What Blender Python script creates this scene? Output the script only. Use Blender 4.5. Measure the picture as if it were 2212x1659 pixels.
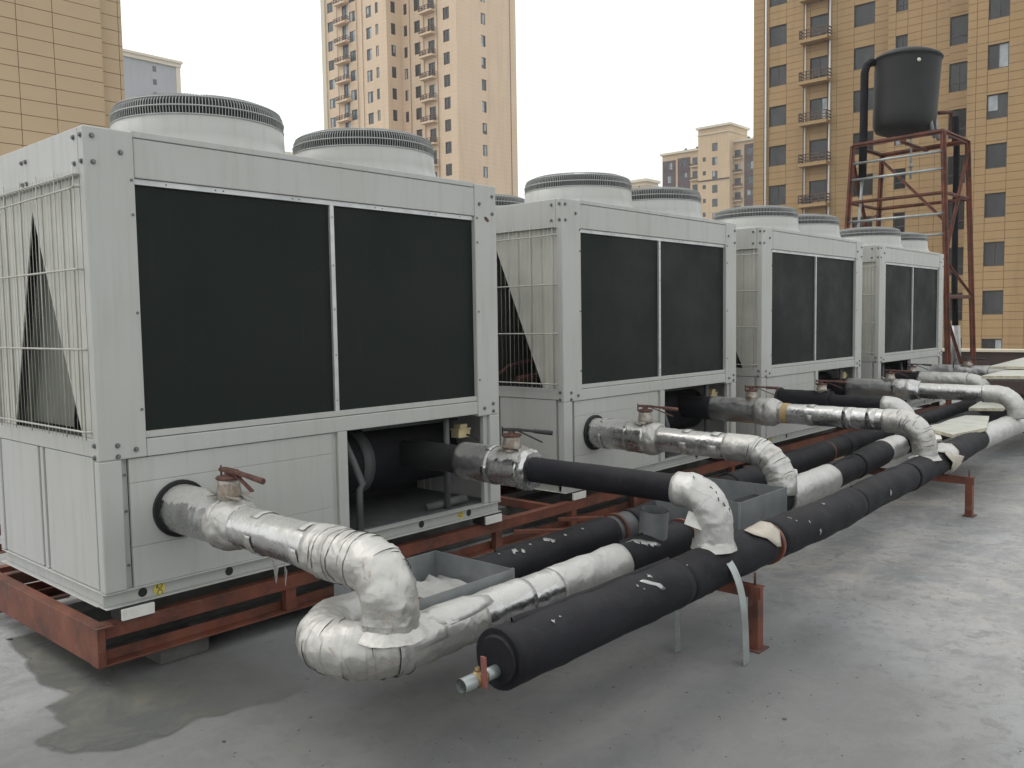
import bpy, math, random
from math import pi, sin, cos, radians
from mathutils import Vector, Matrix, noise
from mathutils.geometry import tessellate_polygon

for o in list(bpy.data.objects):
    bpy.data.objects.remove(o)
S = bpy.context.scene
COL = S.collection
random.seed(7)

# ------------------------------------------------------------------ camera
CAM = Vector((-1.57082, -3.77968, 1.54243))
yaw, pit, rol = -0.83772, -0.07119, -0.01585
fwd = Vector((-sin(yaw)*cos(pit), cos(yaw)*cos(pit), sin(pit)))
rt0 = Vector((cos(yaw), sin(yaw), 0))
up0 = rt0.cross(fwd)
rt = rt0*cos(rol) + up0*sin(rol)
up = -rt0*sin(rol) + up0*cos(rol)
cd = bpy.data.cameras.new('camera')
cam = bpy.data.objects.new('camera', cd)
COL.objects.link(cam)
cam.matrix_world = Matrix(((rt.x, up.x, -fwd.x, CAM.x), (rt.y, up.y, -fwd.y, CAM.y), (rt.z, up.z, -fwd.z, CAM.z), (0, 0, 0, 1)))
cd.sensor_width = 36
cd.lens = 36*1898.712/2212
cd.clip_start = 0.05
cd.clip_end = 6000
S.camera = cam

# ------------------------------------------------------------------ world (bright overcast) and sun
SUN_EL, SUN_AZ = radians(52), radians(340)
w = bpy.data.worlds.new('World')
S.world = w
w.use_nodes = True
nt = w.node_tree
for n in list(nt.nodes):
    nt.nodes.remove(n)
sky = nt.nodes.new('ShaderNodeTexSky')
sky.sky_type = 'NISHITA'
sky.sun_disc = False
sky.sun_elevation = SUN_EL
sky.sun_rotation = SUN_AZ
sky.dust_density = 6
sky.air_density = 1.5
hs = nt.nodes.new('ShaderNodeHueSaturation')
hs.inputs['Saturation'].default_value = 0.22
mx = nt.nodes.new('ShaderNodeMixRGB')
mx.inputs[0].default_value = 0.72
mx.inputs[2].default_value = (11.2, 11.45, 11.4, 1)
bg = nt.nodes.new('ShaderNodeBackground')
bg.inputs[1].default_value = 0.12
wo = nt.nodes.new('ShaderNodeOutputWorld')
nt.links.new(sky.outputs[0], hs.inputs['Color'])
nt.links.new(hs.outputs[0], mx.inputs[1])
nt.links.new(mx.outputs[0], bg.inputs[0])
nt.links.new(bg.outputs[0], wo.inputs[0])
sd = bpy.data.lights.new('sun', 'SUN')
sd.energy = 0.85
sd.angle = radians(32)
sd.color = (1.0, 0.965, 0.91)
so = bpy.data.objects.new('sun', sd)
COL.objects.link(so)
sdir = Vector((sin(SUN_AZ)*cos(SUN_EL), cos(SUN_AZ)*cos(SUN_EL), sin(SUN_EL)))
so.rotation_euler = sdir.to_track_quat('Z', 'Y').to_euler()
so.location = (0, 0, 30)
S.view_settings.view_transform = 'Standard'
S.view_settings.look = 'None'
S.view_settings.gamma = 1
S.view_settings.exposure = 0.22
S.view_settings.use_curve_mapping = False

# ------------------------------------------------------------------ materials
def newmat(name):
    m = bpy.data.materials.new(name)
    m.use_nodes = True
    t = m.node_tree
    b = t.nodes.get('Principled BSDF')
    return m, t, b

def nd(t, kind, **kw):
    n = t.nodes.new(kind)
    for k, v in kw.items():
        if k in n.inputs:
            n.inputs[k].default_value = v
        else:
            setattr(n, k, v)
    return n

def pos(t, scale=(1, 1, 1), rot=(0, 0, 0)):
    g = nd(t, 'ShaderNodeNewGeometry')
    m = nd(t, 'ShaderNodeMapping')
    m.inputs['Scale'].default_value = scale
    m.inputs['Rotation'].default_value = rot
    t.links.new(g.outputs['Position'], m.inputs['Vector'])
    return m.outputs[0]

def nz(t, vec, scale, detail=4, rough=.55, dist=0.0):
    n = nd(t, 'ShaderNodeTexNoise')
    n.inputs['Scale'].default_value = scale
    n.inputs['Detail'].default_value = detail
    n.inputs['Roughness'].default_value = rough
    n.inputs['Distortion'].default_value = dist
    t.links.new(vec, n.inputs['Vector'])
    return n.outputs[0]

def ramp(t, src, stops):
    r = nd(t, 'ShaderNodeValToRGB')
    e = r.color_ramp.elements
    while len(e) < len(stops):
        e.new(0.5)
    for i, (p, c) in enumerate(stops):
        e[i].position = p
        e[i].color = (c, c, c, 1) if isinstance(c, (int, float)) else (*c, 1)
    t.links.new(src, r.inputs[0])
    return r.outputs[0]

def mixc(t, fac, a, b, mode='MIX'):
    m = nd(t, 'ShaderNodeMixRGB')
    m.blend_type = mode
    for i, x in ((0, fac), (1, a), (2, b)):
        if hasattr(x, 'is_linked') or hasattr(x, 'links'):
            t.links.new(x, m.inputs[i])
        elif isinstance(x, (int, float)):
            m.inputs[i].default_value = x if i == 0 else (x, x, x, 1)
        else:
            m.inputs[i].default_value = (*x, 1)
    return m.outputs[0]

def bump(t, b, h, strength=.2, dist=.01):
    n = nd(t, 'ShaderNodeBump')
    n.inputs['Strength'].default_value = strength
    n.inputs['Distance'].default_value = dist
    t.links.new(h, n.inputs['Height'])
    t.links.new(n.outputs[0], b.inputs['Normal'])

def simple(name, col, rough=.5, metal=0.0, var=.15, scale=6, bs=.1, bscale=60):
    m, t, b = newmat(name)
    p = pos(t)
    n1 = nz(t, p, scale)
    dark = tuple(c*(1-var) for c in col)
    lite = tuple(min(1, c*(1+var)) for c in col)
    t.links.new(ramp(t, n1, [(.3, dark), (.7, lite)]), b.inputs['Base Color'])
    b.inputs['Roughness'].default_value = rough
    b.inputs['Metallic'].default_value = metal
    if bs:
        bump(t, b, nz(t, p, bscale), bs, .004)
    return m

M = {}
def mk_paint():
    m, t, b = newmat('white_painted_steel')
    big = nz(t, pos(t), 1.3, 3)
    streak = nz(t, pos(t, (7, 7, .55)), 3.0, 5, .6)
    fine = nz(t, pos(t), 45, 3)
    c = mixc(t, ramp(t, big, [(.35, 0.0), (.7, 1.0)]), (.39, .392, .366), (.42, .422, .41))
    c = mixc(t, ramp(t, streak, [(.5, 0.0), (.78, .5)]), c, (.31, .305, .262))
    c = mixc(t, ramp(t, fine, [(.70, 0.0), (.80, .3)]), c, (.34, .31, .26))
    t.links.new(c, b.inputs['Base Color'])
    t.links.new(ramp(t, streak, [(.3, .36), (.7, .56)]), b.inputs['Roughness'])
    bump(t, b, big, .06, .02)
    return m
M['paint'] = mk_paint()

def mk_coil():
    m, t, b = newmat('dark_coil_fins')
    n1 = nz(t, pos(t), 1.3, 5, .65)
    n2 = nz(t, pos(t, (1, 1, .07)), 34, 4)
    c = mixc(t, ramp(t, n1, [(.35, 0), (.7, 1)]), (.0035, .0072, .006), (.0075, .0125, .011))
    c = mixc(t, ramp(t, n2, [(.58, 0), (.78, .35)]), c, (.022, .028, .026))
    sp_ = nz(t, pos(t), 55, 2)
    c = mixc(t, ramp(t, sp_, [(.74, 0), (.80, .5)]), c, (.05, .055, .05))
    t.links.new(c, b.inputs['Base Color'])
    b.inputs['Roughness'].default_value = .55
    b.inputs['Specular IOR Level'].default_value = .22
    t.links.new(ramp(t, n1, [(.3, .42), (.7, .8)]), b.inputs['Roughness'])
    bump(t, b, nz(t, pos(t, (1, 1, .15)), 90, 3), .16, .004)
    return m
M['coil'] = mk_coil()

def mk_foil(name, base, metal, rlo, rhi, stain, bstr=.5, chalk=0.0):
    m, t, b = newmat(name)
    p = pos(t)
    n1 = nz(t, p, 5, 5, .6)
    n2 = nz(t, p, 13, 6, .65, .6)
    n3 = nz(t, p, 70, 4, .6)
    def ridge(src, wd):
        a = nd(t, 'ShaderNodeMath'); a.operation = 'SUBTRACT'
        t.links.new(src, a.inputs[0]); a.inputs[1].default_value = .5
        c_ = nd(t, 'ShaderNodeMath'); c_.operation = 'ABSOLUTE'
        t.links.new(a.outputs[0], c_.inputs[0])
        return ramp(t, c_.outputs[0], [(0, 0), (wd, 1)])
    dp = nd(t, 'ShaderNodeVectorMath'); dp.operation = 'MULTIPLY_ADD'
    dn = nd(t, 'ShaderNodeTexNoise'); dn.inputs['Scale'].default_value = 7; dn.inputs['Detail'].default_value = 2
    t.links.new(p, dn.inputs['Vector'])
    t.links.new(dn.outputs['Color'], dp.inputs[0]); dp.inputs[1].default_value = (.09, .09, .09)
    t.links.new(p, dp.inputs[2])
    def vor(sc, feat='F1'):
        v_ = nd(t, 'ShaderNodeTexVoronoi')
        v_.feature = feat
        v_.inputs['Scale'].default_value = sc
        t.links.new(dp.outputs[0], v_.inputs['Vector'])
        return v_.outputs['Distance']
    r1 = vor(9)
    r2 = vor(26)
    edge_ = ramp(t, vor(7, 'DISTANCE_TO_EDGE'), [(0, 0), (.018, 1)])
    c = mixc(t, ramp(t, n1, [(.35, 0), (.65, 1)]), base, tuple(x*.8 for x in base))
    smask = ramp(t, n2, [(stain, 0), (stain+.09, .8)])
    c = mixc(t, smask, c, (.20, .14, .095))
    inv_ = ramp(t, edge_, [(0, .45), (1, 0)])
    gate = ramp(t, n1, [(.5, 0), (.58, 1)])
    c = mixc(t, mixc(t, 1.0, inv_, gate, 'MULTIPLY'), c, tuple(x*.3 for x in base))
    fac = smask
    if chalk:
        # chalky weathering lying on upward faces, broken up
        g = nd(t, 'ShaderNodeNewGeometry')
        sx = nd(t, 'ShaderNodeSeparateXYZ')
        t.links.new(g.outputs['Normal'], sx.inputs[0])
        ad = nd(t, 'ShaderNodeMath'); ad.operation = 'MULTIPLY_ADD'
        t.links.new(n2, ad.inputs[0]); ad.inputs[1].default_value = .9
        t.links.new(sx.outputs[2], ad.inputs[2])
        ck = ramp(t, ad.outputs[0], [(.92, 0), (1.0, chalk)])
        c = mixc(t, ck, c, (.50, .49, .46))
        fac = mixc(t, 1.0, smask, ck, 'ADD')
    t.links.new(c, b.inputs['Base Color'])
    t.links.new(ramp(t, n2, [(.3, rlo), (.7, rhi)]), b.inputs['Roughness'])
    mm = nd(t, 'ShaderNodeMath')
    mm.operation = 'SUBTRACT'
    mm.use_clamp = True
    mm.inputs[0].default_value = metal
    t.links.new(fac, mm.inputs[1])
    t.links.new(mm.outputs[0], b.inputs['Metallic'])
    h = mixc(t, .6, r1, r2)
    h = mixc(t, .15, h, n3)
    h = mixc(t, .2, h, n1)
    bump(t, b, h, bstr*.9, .011)
    return m
M['foil'] = mk_foil('aluminium_foil', (.55, .55, .545), .97, .18, .36, .64, .30, .7)
M['foil_wrap'] = mk_foil('crumpled_foil_tape', (.50, .49, .465), .74, .36, .56, .575, .7, .5)
M['foil_white'] = mk_foil('chalky_white_foil', (.53, .525, .505), .66, .38, .58, .625, .75, .4)
M['foil_old'] = mk_foil('dull_aluminium_foil', (.36, .36, .36), .9, .24, .45, .64, .35, .3)

def mk_rubber():
    m, t, b = newmat('black_foam_rubber')
    p = pos(t)
    n1 = nz(t, p, 4, 4)
    c = mixc(t, ramp(t, n1, [(.35, 0), (.7, 1)]), (.006, .006, .0085), (.013, .013, .017))
    dust = nz(t, p, 38, 4, .6)
    c = mixc(t, ramp(t, dust, [(.58, 0), (.75, .3)]), c, (.05, .049, .047))
    t.links.new(c, b.inputs['Base Color'])
    g = nd(t, 'ShaderNodeNewGeometry')
    sx = nd(t, 'ShaderNodeSeparateXYZ')
    t.links.new(g.outputs['Normal'], sx.inputs[0])
    du = nd(t, 'ShaderNodeMath'); du.operation = 'MULTIPLY_ADD'
    t.links.new(nz(t, p, 7, 6, .7, .5), du.inputs[0]); du.inputs[1].default_value = .6
    hz_ = nd(t, 'ShaderNodeMath'); hz_.operation = 'MULTIPLY'
    t.links.new(sx.outputs[2], hz_.inputs[0]); hz_.inputs[1].default_value = .4
    t.links.new(hz_.outputs[0], du.inputs[2])
    c = mixc(t, ramp(t, du.outputs[0], [(.42, 0), (.85, .3)]), c, (.065, .063, .06))
    t.links.new(c, b.inputs['Base Color'])
    b.inputs['Roughness'].default_value = .72
    b.inputs['Specular IOR Level'].default_value = .22
    bump(t, b, nz(t, pos(t, (.5, 1, 1)), 55, 5, .6), .35, .006)
    return m
M['rubber'] = mk_rubber()

def mk_red():
    m, t, b = newmat('rusty_red_oxide_paint')
    p = pos(t)
    n1 = nz(t, p, 5, 5, .6)
    n2 = nz(t, p, 11, 6, .65, .8)
    c = mixc(t, ramp(t, n1, [(.35, 0), (.7, 1)]), (.085, .025, .014), (.185, .057, .031))
    c = mixc(t, ramp(t, n1, [(.30, .9), (.46, 0)]), c, (.055, .026, .017))
    c = mixc(t, ramp(t, n2, [(.54, 0), (.68, .65)]), c, (.16, .082, .056))
    c = mixc(t, ramp(t, n2, [(.72, 0), (.735, .8)]), c, (.33, .31, .29))
    t.links.new(c, b.inputs['Base Color'])
    b.inputs['Roughness'].default_value = .62
    bump(t, b, n2, .3, .004)
    return m
M['red'] = mk_red()

def mk_floor():
    m, t, b = newmat('stained_roof_screed')
    p = pos(t)
    a = radians(-48)
    st = pos(t, (.45, 2.2, 1), (0, 0, -a))
    big = nz(t, p, .42, 4, .6, .4)
    mid = nz(t, p, 1.9, 7, .66, .6)
    strk = nz(t, st, 3.4, 7, .7, .8)
    fine = nz(t, p, 30, 6, .7)
    grit = nz(t, p, 190, 3, .6)
    c = mixc(t, ramp(t, big, [(.40, 0), (.60, 1)]), (.312, .328, .340), (.355, .332, .296))
    c = mixc(t, ramp(t, mid, [(.42, .85), (.56, 0)]), c, (.205, .21, .212))
    blot = nz(t, p, 6.5, 9, .72, .9)
    c = mixc(t, ramp(t, blot, [(.38, .85), (.45, 0)]), c, (.17, .172, .172))
    b2_ = nz(t, pos(t, (1, 1, 1), (0, 0, 1)), 13, 10, .75, .4)
    c = mixc(t, ramp(t, b2_, [(.40, .6), (.47, 0)]), c, (.17, .168, .162))
    c = mixc(t, ramp(t, b2_, [(.55, 0), (.61, .45)]), c, (.37, .372, .37))
    c = mixc(t, ramp(t, blot, [(.57, 0), (.63, .55)]), c, (.385, .39, .39))
    c = mixc(t, ramp(t, strk, [(.54, 0), (.70, .7)]), c, (.35, .352, .35))
    c = mixc(t, ramp(t, strk, [(.26, .6), (.40, 0)]), c, (.17, .172, .172))
    c = mixc(t, ramp(t, fine, [(.58, 0), (.72, .5)]), c, (.17, .167, .16))
    c = mixc(t, ramp(t, fine, [(.28, .7), (.37, 0)]), c, (.10, .098, .092))
    c = mixc(t, .3, c, ramp(t, grit, [(.3, .10), (.7, .40)]))
    # wide ragged zone: damp dirt plus the shade around pipes painted into the colour
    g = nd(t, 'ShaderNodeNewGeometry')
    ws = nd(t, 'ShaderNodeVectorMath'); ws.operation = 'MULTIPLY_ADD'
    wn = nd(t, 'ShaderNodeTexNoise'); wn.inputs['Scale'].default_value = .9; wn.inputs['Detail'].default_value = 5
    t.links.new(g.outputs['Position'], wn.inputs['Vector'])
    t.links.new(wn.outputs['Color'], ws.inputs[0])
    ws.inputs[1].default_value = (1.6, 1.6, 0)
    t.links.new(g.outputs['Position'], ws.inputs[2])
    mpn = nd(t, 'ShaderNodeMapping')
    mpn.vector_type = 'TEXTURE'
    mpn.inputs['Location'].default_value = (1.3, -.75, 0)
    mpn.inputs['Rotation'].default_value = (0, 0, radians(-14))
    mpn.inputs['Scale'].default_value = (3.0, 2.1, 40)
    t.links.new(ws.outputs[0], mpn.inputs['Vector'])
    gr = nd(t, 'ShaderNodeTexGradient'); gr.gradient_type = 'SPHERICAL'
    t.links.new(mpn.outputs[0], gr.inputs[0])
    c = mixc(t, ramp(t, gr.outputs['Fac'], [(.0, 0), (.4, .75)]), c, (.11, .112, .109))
    t.links.new(c, b.inputs['Base Color'])
    t.links.new(ramp(t, mid, [(.35, .7), (.65, .9)]), b.inputs['Roughness'])
    bump(t, b, mixc(t, .5, fine, grit), .22, .006)
    return m
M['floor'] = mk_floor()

def mk_wet():
    m, t, b = newmat('damp_mossy_screed')
    p = pos(t)
    mid = nz(t, p, 3.2, 6, .62, .5)
    fine = nz(t, p, 22, 6, .7)
    c = mixc(t, ramp(t, mid, [(.36, 0), (.62, 1)]), (.085, .092, .088), (.135, .132, .112))
    c = mixc(t, ramp(t, fine, [(.62, 0), (.75, .5)]), c, (.19, .19, .18))
    t.links.new(c, b.inputs['Base Color'])
    b.inputs['Roughness'].default_value = .55
    bump(t, b, fine, .15, .005)
    # the stain thins out towards its edge on the far side
    g = nd(t, 'ShaderNodeNewGeometry')
    sx = nd(t, 'ShaderNodeSeparateXYZ')
    t.links.new(g.outputs['Position'], sx.inputs[0])
    mr = nd(t, 'ShaderNodeMapRange')
    for k, v in ((1, -.08), (2, .62), (3, 1.0), (4, 0.0)):
        mr.inputs[k].default_value = v
    t.links.new(sx.outputs[0], mr.inputs[0])
    al = nd(t, 'ShaderNodeMath')
    al.operation = 'MULTIPLY'
    t.links.new(mr.outputs[0], al.inputs[0])
    t.links.new(ramp(t, mid, [(.25, .35), (.6, 1)]), al.inputs[1])
    at_ = nd(t, 'ShaderNodeAttribute')
    at_.attribute_name = 'edge'
    a2 = nd(t, 'ShaderNodeMath')
    a2.operation = 'MULTIPLY'
    t.links.new(al.outputs[0], a2.inputs[0])
    t.links.new(at_.outputs['Fac'], a2.inputs[1])
    t.links.new(a2.outputs[0], b.inputs['Alpha'])
    return m
M['wet'] = mk_wet()

def mk_wall(name, c1, c2, joint=None, sc=(1.2, .5)):
    m, t, b = newmat(name)
    big = nz(t, pos(t), .16, 4, .6)
    streak = nz(t, pos(t, (1, 1, .08)), 1.4, 5, .6)
    c = mixc(t, ramp(t, big, [(.35, 0), (.65, 1)]), c1, c2)
    c = mixc(t, ramp(t, streak, [(.52, 0), (.75, .4)]), c, tuple(x*.72 for x in c1))
    if joint:
        # hairline joints of cladding too far off to tell its panels apart
        sp = nd(t, 'ShaderNodeSeparateXYZ')
        g = nd(t, 'ShaderNodeNewGeometry')
        t.links.new(g.outputs['Position'], sp.inputs[0])
        ml = nd(t, 'ShaderNodeMath'); ml.operation = 'MODULO'
        t.links.new(sp.outputs[2], ml.inputs[0]); ml.inputs[1].default_value = sc[1]
        lt = nd(t, 'ShaderNodeMath'); lt.operation = 'LESS_THAN'
        t.links.new(ml.outputs[0], lt.inputs[0]); lt.inputs[1].default_value = .03
        fc = nd(t, 'ShaderNodeMath'); fc.operation = 'MULTIPLY'
        t.links.new(lt.outputs[0], fc.inputs[0]); fc.inputs[1].default_value = .55
        c = mixc(t, fc.outputs[0], c, joint)
    t.links.new(c, b.inputs['Base Color'])
    b.inputs['Roughness'].default_value = .8
    return m
M['tan'] = mk_wall('tan_cladding', (.35, .228, .108), (.395, .26, .128))
M['tanL'] = mk_wall('pale_tan_cladding', (.47, .355, .225), (.515, .39, .25))
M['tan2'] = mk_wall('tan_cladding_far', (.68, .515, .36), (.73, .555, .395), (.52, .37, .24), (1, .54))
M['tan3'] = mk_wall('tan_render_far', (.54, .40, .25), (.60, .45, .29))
M['joint_soft'] = simple('cladding_joint_soft', (.20, .125, .065), .9, 0, .1, 1, 0)
M['joint'] = simple('cladding_joint', (.10, .058, .028), .9, 0, .1, 1, 0)
M['maroon'] = mk_wall('maroon_cladding', (.075, .045, .047), (.095, .06, .06))
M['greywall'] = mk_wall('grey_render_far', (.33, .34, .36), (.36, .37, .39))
M['cream'] = mk_wall('cream_trim', (.62, .56, .44), (.66, .60, .48))
M['brown'] = mk_wall('brown_parapet', (.05, .034, .03), (.07, .048, .042))

def mk_glass(name, col, rough):
    m, t, b = newmat(name)
    n = nz(t, pos(t, (1, 1, .4)), .9, 3)
    t.links.new(ramp(t, n, [(.4, tuple(x*.7 for x in col)), (.65, tuple(x*1.5 for x in col))]), b.inputs['Base Color'])
    b.inputs['Roughness'].default_value = rough
    b.inputs['Specular IOR Level'].default_value = .5
    return m
M['glass'] = mk_glass('dark_window_glass', (.030, .031, .030), .12)
M['glass2'] = mk_glass('tinted_window_glass', (.055, .075, .085), .06)
M['frame'] = simple('window_frame', (.06, .055, .05), .5, 0, .1, 3, 0)
M['railing'] = simple('brown_railing', (.10, .06, .042), .6, 0, .1, 3, 0)
M['cladpipe'] = simple('tan_drain_pipe', (.24, .16, .10), .6, 0, .1, 3, 0)
M['palepane'] = simple('pale_window_glass', (.34, .37, .385), .15, 0, .3, 1.5, 0)
M['pvc'] = simple('white_drain_pipe', (.62, .60, .55), .5, 0, .1, 3, 0)
M['galv'] = simple('galvanised_sheet', (.235, .25, .255), .45, .5, .18, 7, .1, 30)
M['galv_lt'] = simple('galvanised_strip', (.33, .36, .355), .42, .55, .18, 9, .1, 40)
M['wire'] = simple('off_white_wire', (.37, .366, .33), .45, 0, .12, 20, 0)
M['grille'] = simple('pale_grey_wire', (.36, .37, .36), .45, 0, .1, 20, 0)
M['gshade'] = simple('dark_shade_liner', (.018, .022, .022), .9, 0, .2, 30, .3, 150)  # dark tone standing in for shade inside the fan grilles
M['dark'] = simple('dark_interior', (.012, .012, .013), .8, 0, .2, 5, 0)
M['plate'] = simple('end_plate_sheet', (.43, .427, .385), .5, 0, .12, 4, .06, 20)
M['sheetgrey'] = simple('grey_inner_sheet', (.115, .12, .10), .7, 0, .15, 6, .05, 30)
M['inner'] = simple('inner_coil_sheet', (.13, .135, .115), .7, 0, .2, 5, .1, 40)
M['steel'] = simple('bolt_zinc', (.17, .175, .17), .45, .6, .2, 40, 0)
M['alstrip'] = simple('aluminium_strip', (.50, .51, .51), .42, .5, .15, 8, .05, 50)
M['neck'] = mk_foil('brown_stained_foil', (.42, .39, .35), .55, .3, .5, .50, 1.0, .2)
M['rust'] = simple('rusted_iron', (.10, .045, .035), .8, .1, .45, 30, .4, 90)
M['blackiron'] = simple('black_iron', (.022, .021, .022), .55, .1, .3, 20, .2, 60)
M['greypipe'] = simple('dark_grey_pipe', (.075, .077, .078), .6, 0, .2, 12, .1, 50)
M['tanbox'] = simple('cream_plastic_box', (.52, .44, .25), .5, 0, .1, 12, 0)
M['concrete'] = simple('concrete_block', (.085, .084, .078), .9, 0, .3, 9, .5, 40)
M['whitepad'] = simple('white_plate', (.66, .65, .61), .5, 0, .12, 14, .05, 40)
M['board'] = simple('offcut_sandwich_board', (.45, .45, .40), .6, 0, .14, 6, .08, 40)
M['boardedge'] = simple('board_edge', (.42, .39, .30), .8, 0, .3, 20, .2, 60)
M['tank'] = simple('black_tank_plastic', (.009, .0095, .010), .6, 0, .5, 2.2, .25, 14)
M['yellow'] = simple('yellow_sticker', (.55, .47, .10), .5, 0, .12, 30, 0)
M['ink'] = simple('black_print', (.012, .012, .012), .6, 0, .1, 5, 0)
M['plywood'] = simple('plywood_offcut', (.42, .30, .14), .7, 0, .2, 12, .1, 40)
M['brass'] = simple('old_brass', (.22, .15, .07), .45, .7, .3, 30, .1, 80)
M['lever'] = simple('faded_red_lever', (.17, .06, .045), .55, 0, .3, 30, .1, 80)
M['city'] = simple('city_ground', (.16, .16, .15), .9, 0, .3, .02, 0)
M['cream_foil'] = simple('torn_cream_lining', (.40, .365, .305), .55, .1, .2, 12, .3, 25)

# ------------------------------------------------------------------ geometry helpers
ORG = {}
def tag(o, label=None, cat=None, group=None, kind=None):
    if label: o['label'] = label
    if cat: o['category'] = cat
    if group: o['group'] = group
    if kind: o['kind'] = kind
    return o

def thing(name, label, cat, loc=(0, 0, 0), group=None, rz=0):
    e = bpy.data.objects.new(name, None)
    e.empty_display_size = .1
    COL.objects.link(e)
    e.location = loc
    e.rotation_euler = (0, 0, rz)
    ORG[e.name] = Vector(loc)
    tag(e, label, cat, group)
    return e

class MB:
    def __init__(s):
        s.v, s.f, s.sm = [], [], []
    def add(s, vs, fs, smooth=False):
        k = len(s.v)
        s.v += [tuple(x) for x in vs]
        s.f += [tuple(i+k for i in f) for f in fs]
        s.sm += [smooth]*len(fs)
        return s
    def box(s, x0, y0, z0, x1, y1, z1):
        vs = [(x, y, z) for z in (z0, z1) for y in (y0, y1) for x in (x0, x1)]
        return s.add(vs, [(0, 2, 3, 1), (4, 5, 7, 6), (0, 1, 5, 4), (2, 6, 7, 3), (0, 4, 6, 2), (1, 3, 7, 5)])
    def bar(s, a, b, w, h, upv=(0, 0, 1)):
        a, b = Vector(a), Vector(b)
        d = (b-a).normalized()
        u = Vector(upv)
        if abs(d.dot(u)) > .95: u = Vector((0, 1, 0))
        r = d.cross(u).normalized()
        u = r.cross(d)
        vs = []
        for p in (a, b):
            for i, j in ((-1, -1), (1, -1), (1, 1), (-1, 1)):
                vs.append(p + r*(w/2*i) + u*(h/2*j))
        return s.add(vs, [(0, 3, 2, 1), (4, 5, 6, 7), (0, 1, 5, 4), (1, 2, 6, 5), (2, 3, 7, 6), (3, 0, 4, 7)])
    def tube(s, path, r, n=14, caps=True, disp=None, smooth=True):
        path = [Vector(p) for p in path]
        m = len(path)
        rr = list(r) if isinstance(r, (list, tuple)) else [r]*m
        if len(rr) != m:
            q_ = [i*(len(rr)-1)/(m-1) for i in range(m)]
            rr = [rr[min(int(x), len(rr)-2)]*(1-(x-min(int(x), len(rr)-2))) + rr[min(int(x), len(rr)-2)+1]*(x-min(int(x), len(rr)-2)) for x in q_]
        d0 = (path[1]-path[0]).normalized()
        u = Vector((0, 0, 1)) if abs(d0.z) < .9 else Vector((0, 1, 0))
        u = (u - d0*u.dot(d0)).normalized()
        vs, fs = [], []
        for i in range(m):
            d = (path[min(i+1, m-1)] - path[max(i-1, 0)]).normalized()
            u = (u - d*u.dot(d)).normalized()
            v = d.cross(u)
            for k in range(n):
                a = 2*pi*k/n
                q = u*cos(a) + v*sin(a)
                x = rr[i]
                if disp: x += disp(i, a, path[i] + q*rr[i])
                vs.append(path[i] + q*x)
        for i in range(m-1):
            for k in range(n):
                k2 = (k+1) % n
                fs.append((i*n+k, i*n+k2, (i+1)*n+k2, (i+1)*n+k))
        s.add(vs, fs, smooth)
        if caps:
            b = len(s.v) - len(vs)
            s.f.append(tuple(b + n-1-k for k in range(n))); s.sm.append(False)
            s.f.append(tuple(b + (m-1)*n + k for k in range(n))); s.sm.append(False)
        return s
    def lathe(s, c, prof, n=48, smooth=True, close=False):
        vs, fs = [], []
        for (r, z) in prof:
            for k in range(n):
                a = 2*pi*k/n
                vs.append((c[0]+r*cos(a), c[1]+r*sin(a), z))
        for i in range(len(prof)-1):
            for k in range(n):
                k2 = (k+1) % n
                fs.append((i*n+k, i*n+k2, (i+1)*n+k2, (i+1)*n+k))
        s.add(vs, fs, smooth)
        if close:
            b = len(s.v)-len(vs)
            s.f.append(tuple(b+(len(prof)-1)*n+k for k in range(n))); s.sm.append(False)
        return s
    def prism(s, poly, f0, f1):
        n = len(poly)
        vs = [f0(*p) for p in poly] + [f1(*p) for p in poly]
        fs = [tuple(range(n-1, -1, -1)), tuple(range(n, 2*n))]
        fs += [(i, (i+1) % n, n+(i+1) % n, n+i) for i in range(n)]
        return s.add(vs, fs)
    def build(s, name, mat, parent=None, bevel=0, label=None, world=True, smooth_all=False):
        me = bpy.data.meshes.new(name)
        off = Vector((0, 0, 0))
        root = parent
        while root is not None and root.parent is not None: root = root.parent
        if world and root is not None: off = ORG.get(root.name, off)
        me.from_pydata([(x-off.x, y-off.y, z-off.z) for x, y, z in s.v], [], s.f)
        if any(s.sm):
            me.polygons.foreach_set('use_smooth', s.sm)
        me.materials.append(M[mat] if isinstance(mat, str) else mat)
        me.update()
        o = bpy.data.objects.new(name, me)
        COL.objects.link(o)
        if parent is not None: o.parent = parent
        if bevel:
            bv = o.modifiers.new('bevel', 'BEVEL')
            bv.width = bevel
            bv.segments = 2
            bv.limit_method = 'ANGLE'
        if label: o['label'] = label
        return o

def children(o):
    return [c for c in bpy.data.objects if c.parent == o]

def copy_tree(o, kids, parent=None, skip=()):
    c = o.copy()
    COL.objects.link(c)
    c.parent = parent
    for ch in kids.get(o.name, []):
        if ch.name.split('.')[0] in skip: continue
        copy_tree(ch, kids, c, skip)
    return c

def kidmap():
    k = {}
    for o in bpy.data.objects:
        if o.parent: k.setdefault(o.parent.name, []).append(o)
    return k

def crumple(amp, freq, seed, ring=0.0):
    sv = Vector((seed*3.1, seed*1.7, seed*.9))
    def f(i, a, p):
        x = amp*noise.noise(p*freq+sv) + amp*.6*noise.noise(p*freq*2.7+sv)
        if ring: x += ring*(((i*7919 + seed*31) % 5)/4 - .5)
        return x
    return f

def lin(a, b, step):
    a, b = Vector(a), Vector(b)
    n = max(1, int((b-a).length/step))
    return [a.lerp(b, i/n) for i in range(n+1)]

def arc(c, u, v, R, a0, a1, n):
    c, u, v = Vector(c), Vector(u), Vector(v)
    return [c + u*(R*cos(a0+(a1-a0)*i/n)) + v*(R*sin(a0+(a1-a0)*i/n)) for i in range(n+1)]

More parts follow.
